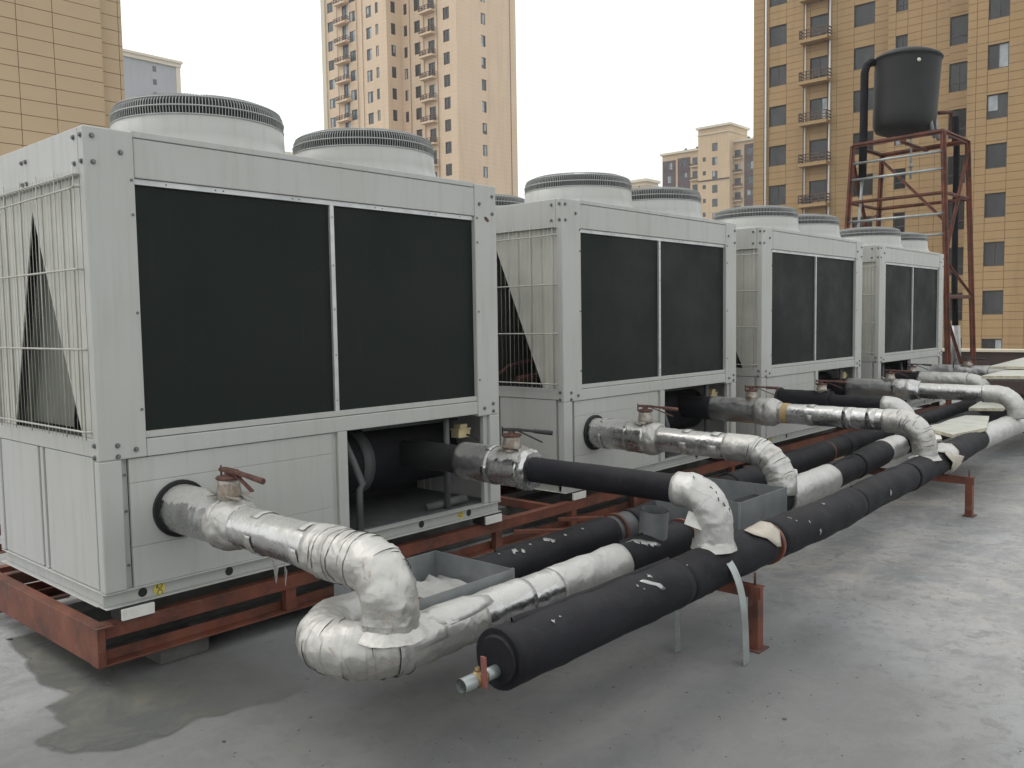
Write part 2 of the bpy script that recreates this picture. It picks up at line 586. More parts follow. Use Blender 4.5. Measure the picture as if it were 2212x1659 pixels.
# ------------------------------------------------------------------ setting: roof floor, far ground, parapets
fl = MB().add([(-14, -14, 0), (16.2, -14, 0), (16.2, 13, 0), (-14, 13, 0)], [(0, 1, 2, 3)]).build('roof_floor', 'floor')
tag(fl, kind='structure')
side = MB().box(-14, -14, -16, 16.2, 13, -.02).build('podium_block', 'tan', None)
tag(side, kind='structure')
gd = MB().add([(-3000, -3000, -16), (3000, -3000, -16), (3000, 3000, -16), (-3000, 3000, -16)], [(0, 1, 2, 3)]).build('ground', 'city')
tag(gd, kind='structure')
# damp stain lying on the screed
edge = [(.75, .95), (-.10, .98), (-.13, .74), (-.165, .53), (-.19, .33), (-.20, .18), (-.16, .06), (-.27, -.02), (-.285, -.14), (-.295, -.24), (-.405, -.28), (-.43, -.36), (-.42, -.44), (-.33, -.53), (-.25, -.62), (-.10, -.65), (.10, -.62), (.4, -.72), (.95, -.70), (1.0, .2)]
pts = []
for i, p in enumerate(edge):
    q = edge[(i+1) % len(edge)]
    for k in range(8):
        t_ = k/8
        x, y = p[0]+(q[0]-p[0])*t_, p[1]+(q[1]-p[1])*t_
        pts.append((x+.03*noise.noise(Vector((x*9, y*9, 3))), y+.03*noise.noise(Vector((x*9, y*9, 8))), .004))
npt = len(pts)
cxp, cyp = .3, .1
inn = []
for k in range(npt):
    pa, pb = Vector(pts[k-1]), Vector(pts[(k+1) % npt])
    tn = (pb-pa).normalized()
    nn_ = Vector((-tn.y, tn.x, 0))
    wdt_ = .02+.03*abs(noise.noise(Vector((pts[k][0]*14, pts[k][1]*14, 1))))
    inn.append(tuple(Vector(pts[k])+nn_*wdt_))
wet = MB().add(pts+inn, [(k, (k+1) % npt, npt+(k+1) % npt, npt+k) for k in range(npt)]+[tuple(npt+i_ for i_ in tri) for tri in tessellate_polygon([[Vector(p_) for p_ in inn]])]).build('damp_patch', 'wet', fl)
ea = wet.data.attributes.new('edge', 'FLOAT', 'POINT')
ea.data.foreach_set('value', [0.0]*npt+[1.0]*npt)
wet['label'] = 'dark mossy damp patch with ragged edge'
ck = MB()
for a, b in (((-1.2, 2.2), (.129, 1.735)), ((.129, 1.735), (.36, 1.48)), ((-.9, 1.55), (.06, 1.46)), ((.06, 1.46), (.4, 1.45))):
    ck.bar((*a, .004), (*b, .004), .012, .004)
ck.build('crack', 'ink', fl)

# parapet with pale coping, far side of roof
pp = thing('parapet_wall', 'low brown parapet wall with pale coping behind the water tank stand', 'wall', (16, 0, 0))
MB().box(15.9, -14, 0, 16.15, 13, .86).build('wall', 'brown', pp)
MB().box(15.86, -14, .86, 16.19, 13, .905).build('coping', 'cream', pp)

# ------------------------------------------------------------------ chillers
W, D, ZT, ZB = 2.503, 1.25, 2.382, .33
def bolt_mesh(r, h):
    mb = MB()
    n = 6
    vs = [(r*cos(2*pi*k/n), 0, r*sin(2*pi*k/n)) for k in range(n)] + [(r*.92*cos(2*pi*k/n), -h, r*.92*sin(2*pi*k/n)) for k in range(n)]
    mb.add(vs, [tuple(range(n)), tuple(range(2*n-1, n-1, -1))] + [(k, n+k, n+(k+1) % n, (k+1) % n) for k in range(n)])
    n = 12
    R = r*1.3
    vs = [(R*cos(2*pi*k/n), 0, R*sin(2*pi*k/n)) for k in range(n)] + [(R*cos(2*pi*k/n), -.003, R*sin(2*pi*k/n)) for k in range(n)]
    mb.add(vs, [tuple(range(2*n-1, n-1, -1))] + [(k, n+k, n+(k+1) % n, (k+1) % n) for k in range(n)])
    me = bpy.data.meshes.new('bolt')
    me.from_pydata(mb.v, [], mb.f)
    me.materials.append(M['steel'])
    return me
BOLT, SCREW = bolt_mesh(.0088, .010), bolt_mesh(.005, .006)
def put(mesh, name, parent, p, rz=0, rx=0):
    o = bpy.data.objects.new(name, mesh)
    COL.objects.link(o)
    o.parent = parent
    o.location = p
    o.rotation_euler = (rx, 0, rz)
    return o

def grille_mesh(c):
    mb = MB()
    n = 176
    prof = [(.414, 2.528), (.418, 2.565), (.412, 2.60), (.392, 2.625), (.35, 2.641), (.28, 2.647)]
    for k in range(n):
        a = 2*pi*k/n
        ca, sa = cos(a), sin(a)
        t = .0016
        vs, fs = [], []
        for (r, z) in prof:
            x, y = c[0]+r*ca, c[1]+r*sa
            vs += [(x-sa*t, y+ca*t, z), (x+sa*t, y-ca*t, z), (x-ca*.005, y-sa*.005, z-.004)]
        for i in range(len(prof)-1):
            for j in range(3):
                fs.append((i*3+j, i*3+(j+1) % 3, i*3+3+(j+1) % 3, i*3+3+j))
        mb.add(vs, fs)
    def ring(r, z, t, nn=80):
        mb.tube([(c[0]+r*cos(2*pi*k/nn), c[1]+r*sin(2*pi*k/nn), z) for k in range(nn+1)], t, 5, False)
    ring(.417, 2.572, .0036)
    ring(.402, 2.616, .003)
    ring(.416, 2.532, .004)
    for r in (.28, .21, .14, .07):
        ring(r, 2.649, .003, 48)
    for k in range(12):
        a = 2*pi*k/12
        mb.bar((c[0]+.03*cos(a), c[1]+.03*sin(a), 2.645), (c[0]+.30*cos(a), c[1]+.30*sin(a), 2.645), .006, .006)
    return mb

def make_chiller(mirror, name='air_cooled_chiller'):
    t = thing(name, 'x', 'chiller', (0, 0, 0))
    P_ = 'paint'
    # posts
    MB().box(0, 0, .972, .212, .055, ZT).box(0, 0, .398, .098, .052, .972).build('corner_post', P_, t, .006)
    MB().box(2.313, 0, .957, W, .055, ZT).box(2.412, 0, .398, W, .052, .957).build('corner_post', P_, t, .006)
    MB().box(0, D-.055, .398, .10, D, ZT).build('corner_post', P_, t, .006)
    MB().box(W-.10, D-.055, .398, W, D, ZT).build('corner_post', P_, t, .006)
    # front beams and trims
    MB().box(.2135, .004, 2.187, 2.3115, .05, 2.357).build('top_beam', P_, t, .004)
    MB().box(.2135, .004, .972, 2.3115, .05, 1.051).build('middle_beam', P_, t, .004)
    MB().box(.2135, .010, 1.0545, 2.3115, .05, 1.083).build('coil_sill', P_, t, .002)
    hm = MB().box(.2135, .016, 2.161, 2.3115, .05, 2.1855)
    st = hm.build('coil_header_strip', 'alstrip', t, .001)
    dots = MB()
    for x in (.36, .60, .64, 1.02, 1.06, 1.55, 1.60, 1.95, 2.0, 2.2):
        dots.lathe((0, 0), [(0.0001, 0), (.004, 0)], 8)
        k = len(dots.v)-16
        for i in range(k, k+16):
            vx, vy, vz = dots.v[i]
            dots.v[i] = (x+vx, .0155, 2.173+vy)
    dots.build('rivet_holes', 'ink', st)
    MB().box(.2135, .030, 1.083, 1.245, .06, 2.161).build('coil', 'coil', t)
    MB().box(1.2715, .030, 1.083, 2.3115, .06, 2.161).build('coil', 'coil', t)
    dv = MB().box(1.2455, .014, 1.083, 1.271, .06, 2.161).build('coil_divider', 'alstrip', t, .002)
    for z in (2.10, 1.85, 1.62, 1.38, 1.14):
        put(SCREW, 'screw', dv, (1.258, .014, z)).scale = (.6, .6, .6)
    # roof
    MB().box(.205, .0, 2.3585, 2.305, D-.01, 2.388).build('roof_panel', P_, t, .004)
    MB().box(.0, .0555, 2.186, .05, D-.056, 2.381).build('side_top_beam', P_, t, .004)
    MB().box(W-.05, .0555, 2.186, W, D-.056, 2.381).build('side_top_beam', P_, t, .004)
    MB().box(.05, .0555, 2.34, .204, D-.056, 2.379).build('roof_edge', P_, t)
    MB().box(2.3055, .0555, 2.34, W-.05, D-.056, 2.379).build('roof_edge', P_, t)
    # lower front: closed panel on one side, open machinery bay on the other
    def mx_(a, b):
        return (W-b, W-a) if mirror else (a, b)
    zz = [.398, .576, .861, .969]
    a0, a1 = mx_(.133, 1.213)
    for i in range(3):
        MB().box(a0, .012+.001*i, zz[i]+.0006, a1, .03, zz[i+1]-.0006).build('lower_panel', P_, t, .0015)
    a, b = mx_(.0985, .1325)
    MB().box(a, .034, .398, b, .05, .9715).build('channel_strip', P_, t)
    a, b = mx_(1.214, 1.245)
    MB().box(a, .022, .398, b, .05, .9715).build('channel_strip', P_, t)
    a, b = mx_(1.2455, 1.308)
    MB().box(a, .004, .398, b, .05, .9715).build('bay_post', P_, t, .003)
    a, b = mx_(2.376, 2.4115)
    MB().box(a, .022, .398, b, .05, .957).build('channel_strip', P_, t)
    # base rail: open channel with flanges
    MB().box(.001, .026, .335, W-.001, .032, .392).box(0, 0, .392, W, .07, .3975).box(0, -.006, .33, W, .07, .3345).build('base_rail', P_, t, .0012)
    MB().box(.020, .071, .335, .026, D-.001, .392).box(0, .071, .392, .06, D, .3975).box(-.006, .071, .33, .06, D, .3345).build('base_rail', P_, t, .0012)
    MB().box(W-.026, .071, .335, W-.020, D-.001, .392).box(W-.06, .071, .392, W, D, .3975).box(W-.06, .071, .33, W+.006, D, .3345).build('base_rail', P_, t, .0012)
    for x in (.174, .599, 1.843, 2.236):
        mb = MB().lathe((0, 0), [(.0001, 0), (.021, 0)], 18)
        mb.v = [(x+vx, .0252, .364+vy) for vx, vy, vz in mb.v]
        mb.build('rail_hole', 'ink', t)
    # side doors, mid beam
    for x0, x1, dx in ((.004, .03, 0), (W-.03, W-.004, 0)):
        MB().box(x0, .0555, .987, x1, D-.056, 1.064).build('side_beam', P_, t, .003)
        MB().box(x0+.004, .078, .40, x1, .612, .984).build('side_door', P_, t, .004)
        MB().box(x0+.004, .638, .40, x1, .672, .984).build('door_mullion', P_, t, .002)
        MB().box(x0+.02, .613, .40, x1, .637, .984).build('channel_strip', P_, t)
        MB().box(x0+.02, .673, .40, x1, .699, .984).build('channel_strip', P_, t)
        MB().box(x0+.004, .700, .40, x1, D-.06, .984).build('side_door', P_, t, .004)
        MB().box(x0+.022, .0555, .40, x1, .077, .984).build('channel_strip', P_, t)
    # triangular end plates of the inclined coils and the hollow between them
    for s, x in ((0, .022), (1, W-.028)):
        f0 = lambda y, z, x=x: (x, y, z)
        f1 = lambda y, z, x=x: (x+.005, y, z)
        MB().prism([(.056, 1.066), (.205, 1.066), (.645, 2.085), (.645, 2.186), (.056, 2.186)], f0, f1).build('end_plate', 'plate', t)
        MB().prism([(D-.056, 1.066), (1.005, 1.066), (.6465, 2.085), (.6465, 2.186), (D-.056, 2.186)], f0, f1).build('end_plate', 'plate', t)
        # folded ribs of the plate
        rb = MB()
        for y in (.10, .20, .30, .42, .52):
            zl = 1.075 if y < .2 else 1.066+(y-.205)/.44*1.02+.03
            rb.box(x-.004, y, zl, x-.0002, y+.006, 2.18)
        for y in (1.15, 1.07, .98, .88, .78):
            zl = 1.075 if y > 1.01 else 1.066+(1.005-y)/.36*1.02+.03
            rb.box(x-.004, y, zl, x-.0002, y+.006, 2.18)
        rb.build('plate_ribs', 'plate', t)
    MB().add([(.062, .21, 1.06), (W-.07, .21, 1.06), (W-.07, .645, 2.085), (.062, .645, 2.085)], [(0, 1, 2, 3)]).add([(.062, 1.0, 1.06), (W-.07, 1.0, 1.06), (W-.07, .646, 2.085), (.062, .646, 2.085)], [(0, 1, 2, 3)]).build('inclined_coil', 'inner', t)
    MB().box(.9, .23, 1.06, .95, .98, 1.7).build('inner_baffle', 'inner', t)
    MB().tube([(.12, .75, 1.12), (.2, .70, 1.2), (.5, .62, 1.25), (.5, .5, 1.3), (.85, .45, 1.3)], .016, 8).tube([(.2, .6, 1.1), (.6, .5, 1.14)], .03, 8).build('refrigerant_pipe', 'rust', t)
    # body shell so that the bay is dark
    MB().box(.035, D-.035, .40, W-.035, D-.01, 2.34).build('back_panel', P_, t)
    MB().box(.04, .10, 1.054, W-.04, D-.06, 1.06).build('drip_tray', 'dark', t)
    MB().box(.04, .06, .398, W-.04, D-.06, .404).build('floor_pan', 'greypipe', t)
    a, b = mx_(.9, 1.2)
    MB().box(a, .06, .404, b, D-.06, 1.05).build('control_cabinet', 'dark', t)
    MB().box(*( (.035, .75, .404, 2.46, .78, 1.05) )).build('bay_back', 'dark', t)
    # machinery in the bay
    e0, e1 = mx_(1.25, 2.36)
    path = lin((e0, .42, .72), (e1, .42, .72), .05)
    ev = MB().tube(path, .185, 28, True, crumple(.004, 12, 3)).build('evaporator', 'rubber', t)
    q0, q1 = mx_(1.60, 1.68)
    MB().tube([(q0, .42, .72), (q1, .42, .72)], .190, 28).build('joint_tape', 'greypipe', ev)
    xx = W-2.114 if mirror else 2.114
    MB().tube([(xx, .085, .404), (xx, .085, 1.05)], .020, 10).build('vertical_pipe', 'greypipe', t)
    xs = [(W-x if mirror else x) for x in (1.36, 1.40, 1.452, 1.43, 1.428)]
    MB().tube([(xs[0], .12, .93), (xs[1], .09, .80), (xs[2], .07, .655), (xs[3], .07, .63), (xs[4], .07, .404)], .021, 10).build('bent_pipe', 'greypipe', t)
    bx0, bx1 = mx_(2.236, 2.338)
    jb = MB().box(bx0, .10, .822, bx1, .17, .868).build('junction_box', 'tanbox', t, .003)
    MB().box(bx0-.004, .095, .868, bx1+.004, .175, .88).box(bx0+.02, .105, .88, bx1-.02, .165, .906).build('lid', 'tanbox', jb, .002)
    MB().tube([((bx0+bx1)/2+.02, .10, .838), ((bx0+bx1)/2+.03, .06, .832), ((bx0+bx1)/2+.07, .05, .80)], .006, 6).build('cable', 'ink', jb)
    c0, c1 = mx_(1.6, 2.36)
    MB().tube([(c0, .25, .93), (c1, .25, .925)], .012, 8).build('small_pipe', 'greypipe', t)
    MB().tube([(c0, .3, 1.0), (c1, .22, .99)], .007, 6).build('small_pipe', 'greypipe', t)
    MB().tube([((c0+c1)/2, .14, .42), ((c0+c1)/2+.3, .10, .44)], .028, 10).build('small_pipe', 'greypipe', t)
    # wire guards on the near end
    gx = -.016
    g = MB()
    y = .075
    k = 0
    while y < D-.07:
        g.tube([(gx, y, 1.062), (gx, y, 2.205 if k % 5 else 2.225)], .0012 if k % 5 else .003, 5)
        y += .0405
        k += 1
    go = g.build('wire_guard', 'wire', t)
    for z, bend in ((2.186, 0), (2.135, 1), (1.792, 0), (1.452, 0), (1.098, 0)):
        p = [(gx-.004, .058, z), (gx-.004, .10, z-.004*bend), (gx-.004, D-.06, z-.012*bend)]
        MB().tube(p, .0046 if z < 2.18 else .003, 6).tube([(gx-.004, .058, z), (.03, .050, z)], .007, 6).build('guard_bar', 'wire', go)
    # fans
    for c in ((.776, .456), (1.839, .456)):
        sh = MB().lathe(c, [(.452, 2.386), (.450, 2.392), (.432, 2.41), (.420, 2.45), (.416, 2.53), (.410, 2.534), (.404, 2.53), (.404, 2.39)], 72).build('fan_shroud', P_, t)
        grille_mesh(c).build('fan_grille', 'grille', sh)
        MB().lathe(c, [(.403, 2.42), (.0001, 2.42)], 40).build('fan_well', 'dark', sh)
        MB().lathe(c, [(.402, 2.532), (.405, 2.565), (.398, 2.596), (.378, 2.618), (.34, 2.631), (.0001, 2.636)], 60).build('grille_shade_liner', 'gshade', sh)  # added dark liner, stands in for the shade inside the grille
        fb = MB()
        for k in range(5):
            a = 2*pi*k/5
            vs = []
            for r in (.08, .38):
                for s in (-1, 1):
                    aa = a + s*.28*(.6 if r < .1 else 1)
                    vs.append((c[0]+r*cos(aa), c[1]+r*sin(aa), 2.49+s*.035))
            fb.add(vs, [(0, 1, 3, 2)])
        fb.lathe(c, [(.09, 2.44), (.09, 2.53), (.0001, 2.535)], 20).build('fan_blades', 'blackiron', sh)
    # bolts and screws
    for x, z in ((.037, 2.342), (.154, 2.287), (.038, 2.234), (.083, 1.035), (.163, 1.01), (.083, .987), (2.466, 2.316), (2.352, 2.263), (2.466, 2.21), (2.447, 1.028), (2.367, 1.005), (2.447, .981)):
        put(BOLT, 'bolt', t, (x, 0, z))
    for y, z in ((.022, 2.343), (.092, 2.341), (.022, 2.235), (.092, 2.233), (.63, 2.31), (.68, 2.31), (.63, 2.21), (.68, 2.21), (.032, 1.04), (.034, .989)):
        put(BOLT, 'bolt', t, (0, y, z), -pi/2)
    for z in (2.176, 2.028, 1.605, 1.183):
        put(SCREW, 'screw', t, (.197, 0, z))
        put(SCREW, 'screw', t, (2.33, 0, z))
    for x in mx_(.116, .116)[:1]:
        for z in (.90, .74, .50):
            put(SCREW, 'screw', t, (x, .022, z))
    return t

def sticker(t, x, w, lbl, txt):
    mb = MB().lathe((0, 0), [(.0001, 0), (w, 0)], 9)
    mb.v = [(x+vx, .0235, .364+vy) for vx, vy, vz in mb.v]
    s = mb.build('sticker', 'yellow', t)
    s['label'] = lbl
    cu = bpy.data.curves.new('lettering', 'FONT')
    cu.body = txt
    cu.size = .036
    cu.align_x = 'CENTER'
    cu.align_y = 'CENTER'
    tmp = bpy.data.objects.new('lettering_tmp', cu)
    COL.objects.link(tmp)
    bpy.context.view_layer.update()
    me = bpy.data.meshes.new_from_object(tmp.evaluated_get(bpy.context.evaluated_depsgraph_get()))
    bpy.data.objects.remove(tmp)
    me.materials.clear()
    me.materials.append(M['ink'])
    o = bpy.data.objects.new('lettering', me)
    COL.objects.link(o)
    o.parent = s
    o.matrix_local = Matrix.Translation((x, .0225, .364)) @ Matrix.Rotation(pi/2, 4, 'X') @ Matrix.Rotation(-pi/2, 4, 'Z')

UX = [0, 3.197, 6.111, 9.175]
UY = [0, .03, -.015, -.01]
GRP = 'white chillers standing in two rows'
u1 = make_chiller(False)
km = kidmap()
lab = ['nearest white chiller, cut by the left edge of the picture, dark coil panels in front',
       'second white chiller of the front row, next behind the nearest one',
       'third white chiller of the front row, between the second and the last',
       'farthest white chiller of the front row, beside the red water tank stand']
units = [u1]
for k in (1, 2):
    c = copy_tree(u1, km)
    units.append(c)
u4 = make_chiller(True)
units.append(u4)
for k, t in enumerate(units):
    t.location = (UX[k], UY[k], 0)
    ORG[t.name] = Vector((0, 0, 0))
    t['label'] = lab[k]
    t['category'] = 'chiller'
    t['group'] = GRP
for t in units[:3]:
    sticker(t, .25, .029, 'worn yellow sticker with black letters', 'QC')
    sticker(t, 2.165, .025, 'worn yellow sticker', 'Q')
# paint chip beside the bolts on the nearest unit
chip = MB().add([(2.392, -.0008, 2.185), (2.408, -.0008, 2.19), (2.43, -.0008, 2.178), (2.44, -.0008, 2.163), (2.42, -.0008, 2.155), (2.40, -.0008, 2.168)], [(0, 1, 2, 3, 4, 5)]).build('paint_chip', 'rust', u1)
MB().prism([(.645, 2.08), (.985, 1.08), (.50, 1.08), (.40, 1.45)], lambda y, z: (.10, y, z), lambda y, z: (.104, y, z)).build('inner_sheet', 'sheetgrey', u1)
lab2 = ['', 'rear row chiller whose fan shows left of the second chiller', 'rear row chiller behind the third one', 'rear row chiller behind the farthest one']
for k in range(1, 4):
    c = copy_tree(u1, km, None, ('bolt', 'screw', 'evaporator', 'junction_box', 'small_pipe', 'bent_pipe', 'vertical_pipe', 'refrigerant_pipe', 'inner_baffle', 'rail_hole', 'rivet_holes', 'wire_guard', 'sticker', 'paint_chip'))
    c.location = (UX[k]+.24, 1.27+UY[k], 0)
    c['label'] = lab2[k]
    c['category'] = 'chiller'
    c['group'] = GRP
    ORG[c.name] = Vector((0, 0, 0))

# ------------------------------------------------------------------ red steel skid, its pads and isolators
sk = thing('steel_skid', 'long rust red steel frame carrying the row of white chillers', 'frame', (0, 0, 0))
X0, X1 = -.045, 11.95
for y in (0.0, 1.18, 1.36, 2.48):
    MB().box(X0, y, .262, X1, y+.06, .27).box(X0, y+.002, .205, X1, y+.009, .262).build('top_rail', 'red', sk, .001)
    MB().box(X0, y, .085, X1, y+.07, .092).box(X0, y+.062, .092, X1, y+.069, .135).build('bottom_rail', 'red', sk, .001)
    k = 0
    while k < 16:
        x = .90 + k*.78
        if x < X1:
            MB().box(x, y+.009, .093, x+.06, y+.05, .2045).build('strut', 'red', sk, .001)
        k += 1
MB().box(-.0455, .0, .262, -.004, 2.6, .269).build('end_flange', 'red', sk, .001)
MB().box(-.055, -.03, .10, -.046, 2.6, .268).box(-.046, -.03, .26, .02, -.001, .268).box(-.046, -.03, .10, -.02, -.003, .2595).build('end_channel', 'red', sk, .002)
for x in (2.62, 3.08, 5.78, 6.0, 8.70, 9.05, 11.75):
    MB().box(x, .061, .205, x+.05, 1.179, .26).build('cross_beam', 'red', sk, .001)
    MB().bar((x, .0, .175), (x+.42, -.42, .175), .045, .02).build('bracket', 'red', sk)
for i, x in enumerate((-.05, 1.7, 3.3, 4.9, 6.5, 8.1, 9.7, 11.4)):
    for y in (-.02,):
        cb = MB().box(x+.30, y+.06, .0, x+.54, y+.28, .084) if i == 0 else MB().box(x+.02, y+.05, .0, x+.26, y+.26, .084)
        o = cb.build('concrete_pad', 'concrete', None, .008)
        tag(o, 'dark concrete pad under the red frame, %s from the near left corner' % ('first', 'second', 'third', 'fourth', 'fifth', 'sixth', 'seventh', 'eighth')[i], 'pad', 'concrete pads under the red frame')
lblk_ = thing('light_blocker', 'added long dark block beneath the chillers, stopping light from behind', 'blocker', (0, .5, 0))  # added block, keeps light from passing under the chillers
MB().box(.05, .48, 0, 11.9, .66, .20).build('body', 'concrete', lblk_, .01)
def isolator(x, y):
    t = thing('vibration_pad', 'z', 'pad', (x, y, .27), 'white rubber pads between chillers and frame')
    MB().box(x, y-.01, .271, x+.15, y+.10, .329).build('rubber_block', 'ink', t, .002)
    MB().box(x-.002, y-.024, .278, x+.142, y-.0105, .326).build('face_plate', 'whitepad', t, .001)
    return t
PN = ['left', 'right']
nm = ['the nearest chiller', 'the second chiller', 'the third chiller', 'the farthest chiller']
for k in range(4):
    for j, dx in enumerate((.055, 2.33)):
        t = isolator(UX[k]+dx, UY[k]-.012)
        t['label'] = 'white faced rubber pad under the %s front corner of %s' % (PN[j], nm[k])

# ------------------------------------------------------------------ header pipes
def hy(tab, x):
    for (xa, ya), (xb, yb) in zip(tab, tab[1:]):
        if x <= xb: return ya+(yb-ya)*(x-xa)/(xb-xa)
    return tab[-1][1]
YA = [(-1, -1.825), (3.4, -1.82), (5.3, -1.74), (6.9, -1.64), (12, -1.60)]
YB = [(-1, -1.455), (1.4, -1.45), (4.2, -1.36), (6.0, -1.20), (12, -1.12)]
YC = [(-1, -1.10), (1.8, -1.09), (4.8, -.88), (6.2, -.81), (12, -.72)]
ZA, ZH = .42, .41
def hpath(tab, z, x0, x1, step=.03):
    n = max(2, int((x1-x0)/step))
    sd_ = tab[0][1]*7
    return [Vector((x, hy(tab, x)+.008*noise.noise(Vector((x*1.3, sd_, 0))), z+.009*noise.noise(Vector((x*1.1, sd_, 9))))) for x in [x0+(x1-x0)*i/n for i in range(n+1)]]
def seg(t, tab, z, x0, x1, r, mat, name, seed, amp=.0055, freq=6, n=32, step=.04, lbl=None):
    return MB().tube(hpath(tab, z, x0, x1, step), r, n, True, crumple(amp, freq, seed)).build(name, mat, t, label=lbl)

A = thing('header_pipe', 'front black insulated header pipe with capped near end and small drain valve', 'pipe', (.55, -1.82, 0), 'header pipes running along the chillers')
for i, (x0, x1, r) in enumerate(((.515, 1.615, .104), (1.622, 2.42, .1), (2.50, 3.612, .102), (3.62, 4.74, .098), (4.75, 5.75, .101), (5.9, 7.05, .1))):
    seg(A, YA, ZA, x0, x1, r, 'rubber', 'insulation_sleeve', 11+i)
seg(A, YA, ZA, 7.03, 9.6, .104, 'foil_white', 'foil_sleeve', 31, .006, 7)
seg(A, YA, ZA, 9.58, 11.6, .1, 'rubber', 'insulation_sleeve', 32)
seg(A, YA, ZA, .6, 5.95, .085, 'ink', 'bare_pipe', 33, 0)
# end cap ring and drain cock
MB().tube([(.514, -1.825, ZA), (.499, -1.825, ZA)], [.084, .078], 32).build('end_cap', 'rubber', A)
dvp = MB().tube([(.51, -1.825, .385), (.44, -1.825, .385)], .021, 14).build('drain_pipe', 'galv_lt', A)
MB().tube([(.442, -1.825, .385), (.432, -1.825, .385)], .0262, 6).tube([(.432, -1.825, .385), (.41, -1.825, .385), (.392, -1.825, .385)], [.022, .029, .022], 12).tube([(.41, -1.825, .40), (.41, -1.825, .425)], .008, 8).build('valve_body', 'brass', dvp)
MB().tube([(.392, -1.825, .385), (.335, -1.825, .385)], .024, 14, False).tube([(.335, -1.825, .385), (.39, -1.825, .385)], .020, 14, False).build('outlet_nipple', 'galv_lt', dvp)
MB().bar((.405, -1.862, .365), (.405, -1.858, .47), .024, .006, (1, 0, 0)).build('drain_lever', 'lever', dvp, .002)
# clamp rings
def clamp(t, tab, z, x, r, nmz='pipe_clamp', w=.022):
    mb = MB()
    n = 36
    for i in (0,):
        y = hy(tab, x)
        mb.tube([(x-w/2, y, z), (x+w/2, y, z)], r, n)
    return mb.build(nmz, 'red', t)
for x in (2.47, 5.86):
    clamp(A, YA, ZA, x, .107, w=.03)

Bh = thing('header_pipe', 'middle header pipe, silver foil bend at its near end turning back under the grey tray', 'pipe', (.42, -1.45, 0), 'header pipes running along the chillers')
cx, cy, R = .43, (hy(YB, .43)+hy(YC, .43))/2, (hy(YC, .43)-hy(YB, .43))/2
pth = lin((.78, hy(YB, .78), ZH), (.43, hy(YB, .43), ZH), .022)[:-1] + arc((cx, cy, ZH), (0, -1, 0), (-1, 0, 0), R, 0, pi, 46) + lin((.45, hy(YC, .45), ZH), (.58, hy(YC, .58), ZH), .025)
MB().tube(pth, [.087, .094, .099, .099, .099, .097], 44, True, crumple(.006, 13, 5)).build('taped_bend', 'foil_wrap', Bh)
for k in range(9):     # single turns of tape, each a little proud of the last
    a0 = .15+k*.31
    MB().tube(arc((cx, cy, ZH), (0, -1, 0), (-1, 0, 0), R, a0, a0+.2, 7), [.0995+random.random()*.001, .1015], 44, False, crumple(.006, 13, 5)).build('tape_turn', 'foil_wrap', Bh)
seg(Bh, YB, ZH, .75, 1.06, .088, 'foil', 'foil_sleeve', 6, .004, 12, 40, .025)
seg(Bh, YB, ZH, 1.04, 1.26, .084, 'foil', 'foil_sleeve', 7, .006, 11, 40, .025)
seg(Bh, YB, ZH, 1.24, 1.74, .091, 'foil_white', 'foil_sleeve', 8, .006, 8, 40, .025)
seg(Bh, YB, ZH, 1.73, 3.42, .086, 'rubber', 'insulation_sleeve', 9)
seg(Bh, YB, ZH, 3.60, 4.42, .104, 'foil_white', 'foil_sleeve', 10, .006, 7, 40, .03)
seg(Bh, YB, ZH, 3.40, 3.62, .09, 'rubber', 'insulation_sleeve', 11)
seg(Bh, YB, ZH, 4.41, 5.05, .094, 'rubber', 'insulation_sleeve', 12)
seg(Bh, YB, ZH, 5.04, 5.85, .1, 'rubber', 'insulation_sleeve', 13)
seg(Bh, YB, ZH, 5.84, 6.3, .098, 'foil_white', 'foil_sleeve', 14, .006)
seg(Bh, YB, ZH, 6.29, 11.2, .094, 'rubber', 'insulation_sleeve', 15)
for x in (2.34, 5.82):
    clamp(Bh, YB, ZH, x, .1)
bump_ = MB().tube([(3.86, hy(YB, 3.86)+.045, ZH+.08), (3.88, hy(YB, 3.86)+.055, ZH+.135)], [.06, .035], 14, True, crumple(.012, 30, 4)).build('foil_lump', 'foil_white', Bh)
# open stub on the header
xs, ys = 2.06, hy(YB, 2.06)
sb = MB()
sb.tube([(xs, ys, ZH+.06), (xs-.006, ys-.016, ZH+.20)], .071, 28, False).tube([(xs-.006, ys-.016, ZH+.20), (xs, ys, ZH+.06)], .066, 28, False).tube([(xs, ys, ZH+.10), (xs, ys, ZH+.101)], .065, 28)
n = 28
sb.build('open_stub', 'galv', Bh, label='short open ended galvanised stub pipe')

Ch = thing('header_pipe', 'rear black header pipe nearest the chillers, running from the grey tray', 'pipe', (.72, -1.09, 0), 'header pipes running along the chillers')
for i, (x0, x1, r, m_) in enumerate(((1.132, 2.20, .086, 'rubber'), (2.19, 2.4, .08, 'greypipe'), (2.39, 3.7, .086, 'rubber'), (3.69, 4.35, .092, 'rubber'), (4.34, 6.0, .088, 'rubber'), (5.99, 7.4, .092, 'rubber'), (7.9, 11.2, .086, 'rubber'))):
    seg(Ch, YC, ZH, x0, x1, r, m_, 'insulation_sleeve' if m_ == 'rubber' else 'bare_pipe', 50+i)
for x in (2.26, 5.6):
    clamp(Ch, YC, ZH, x, .094)
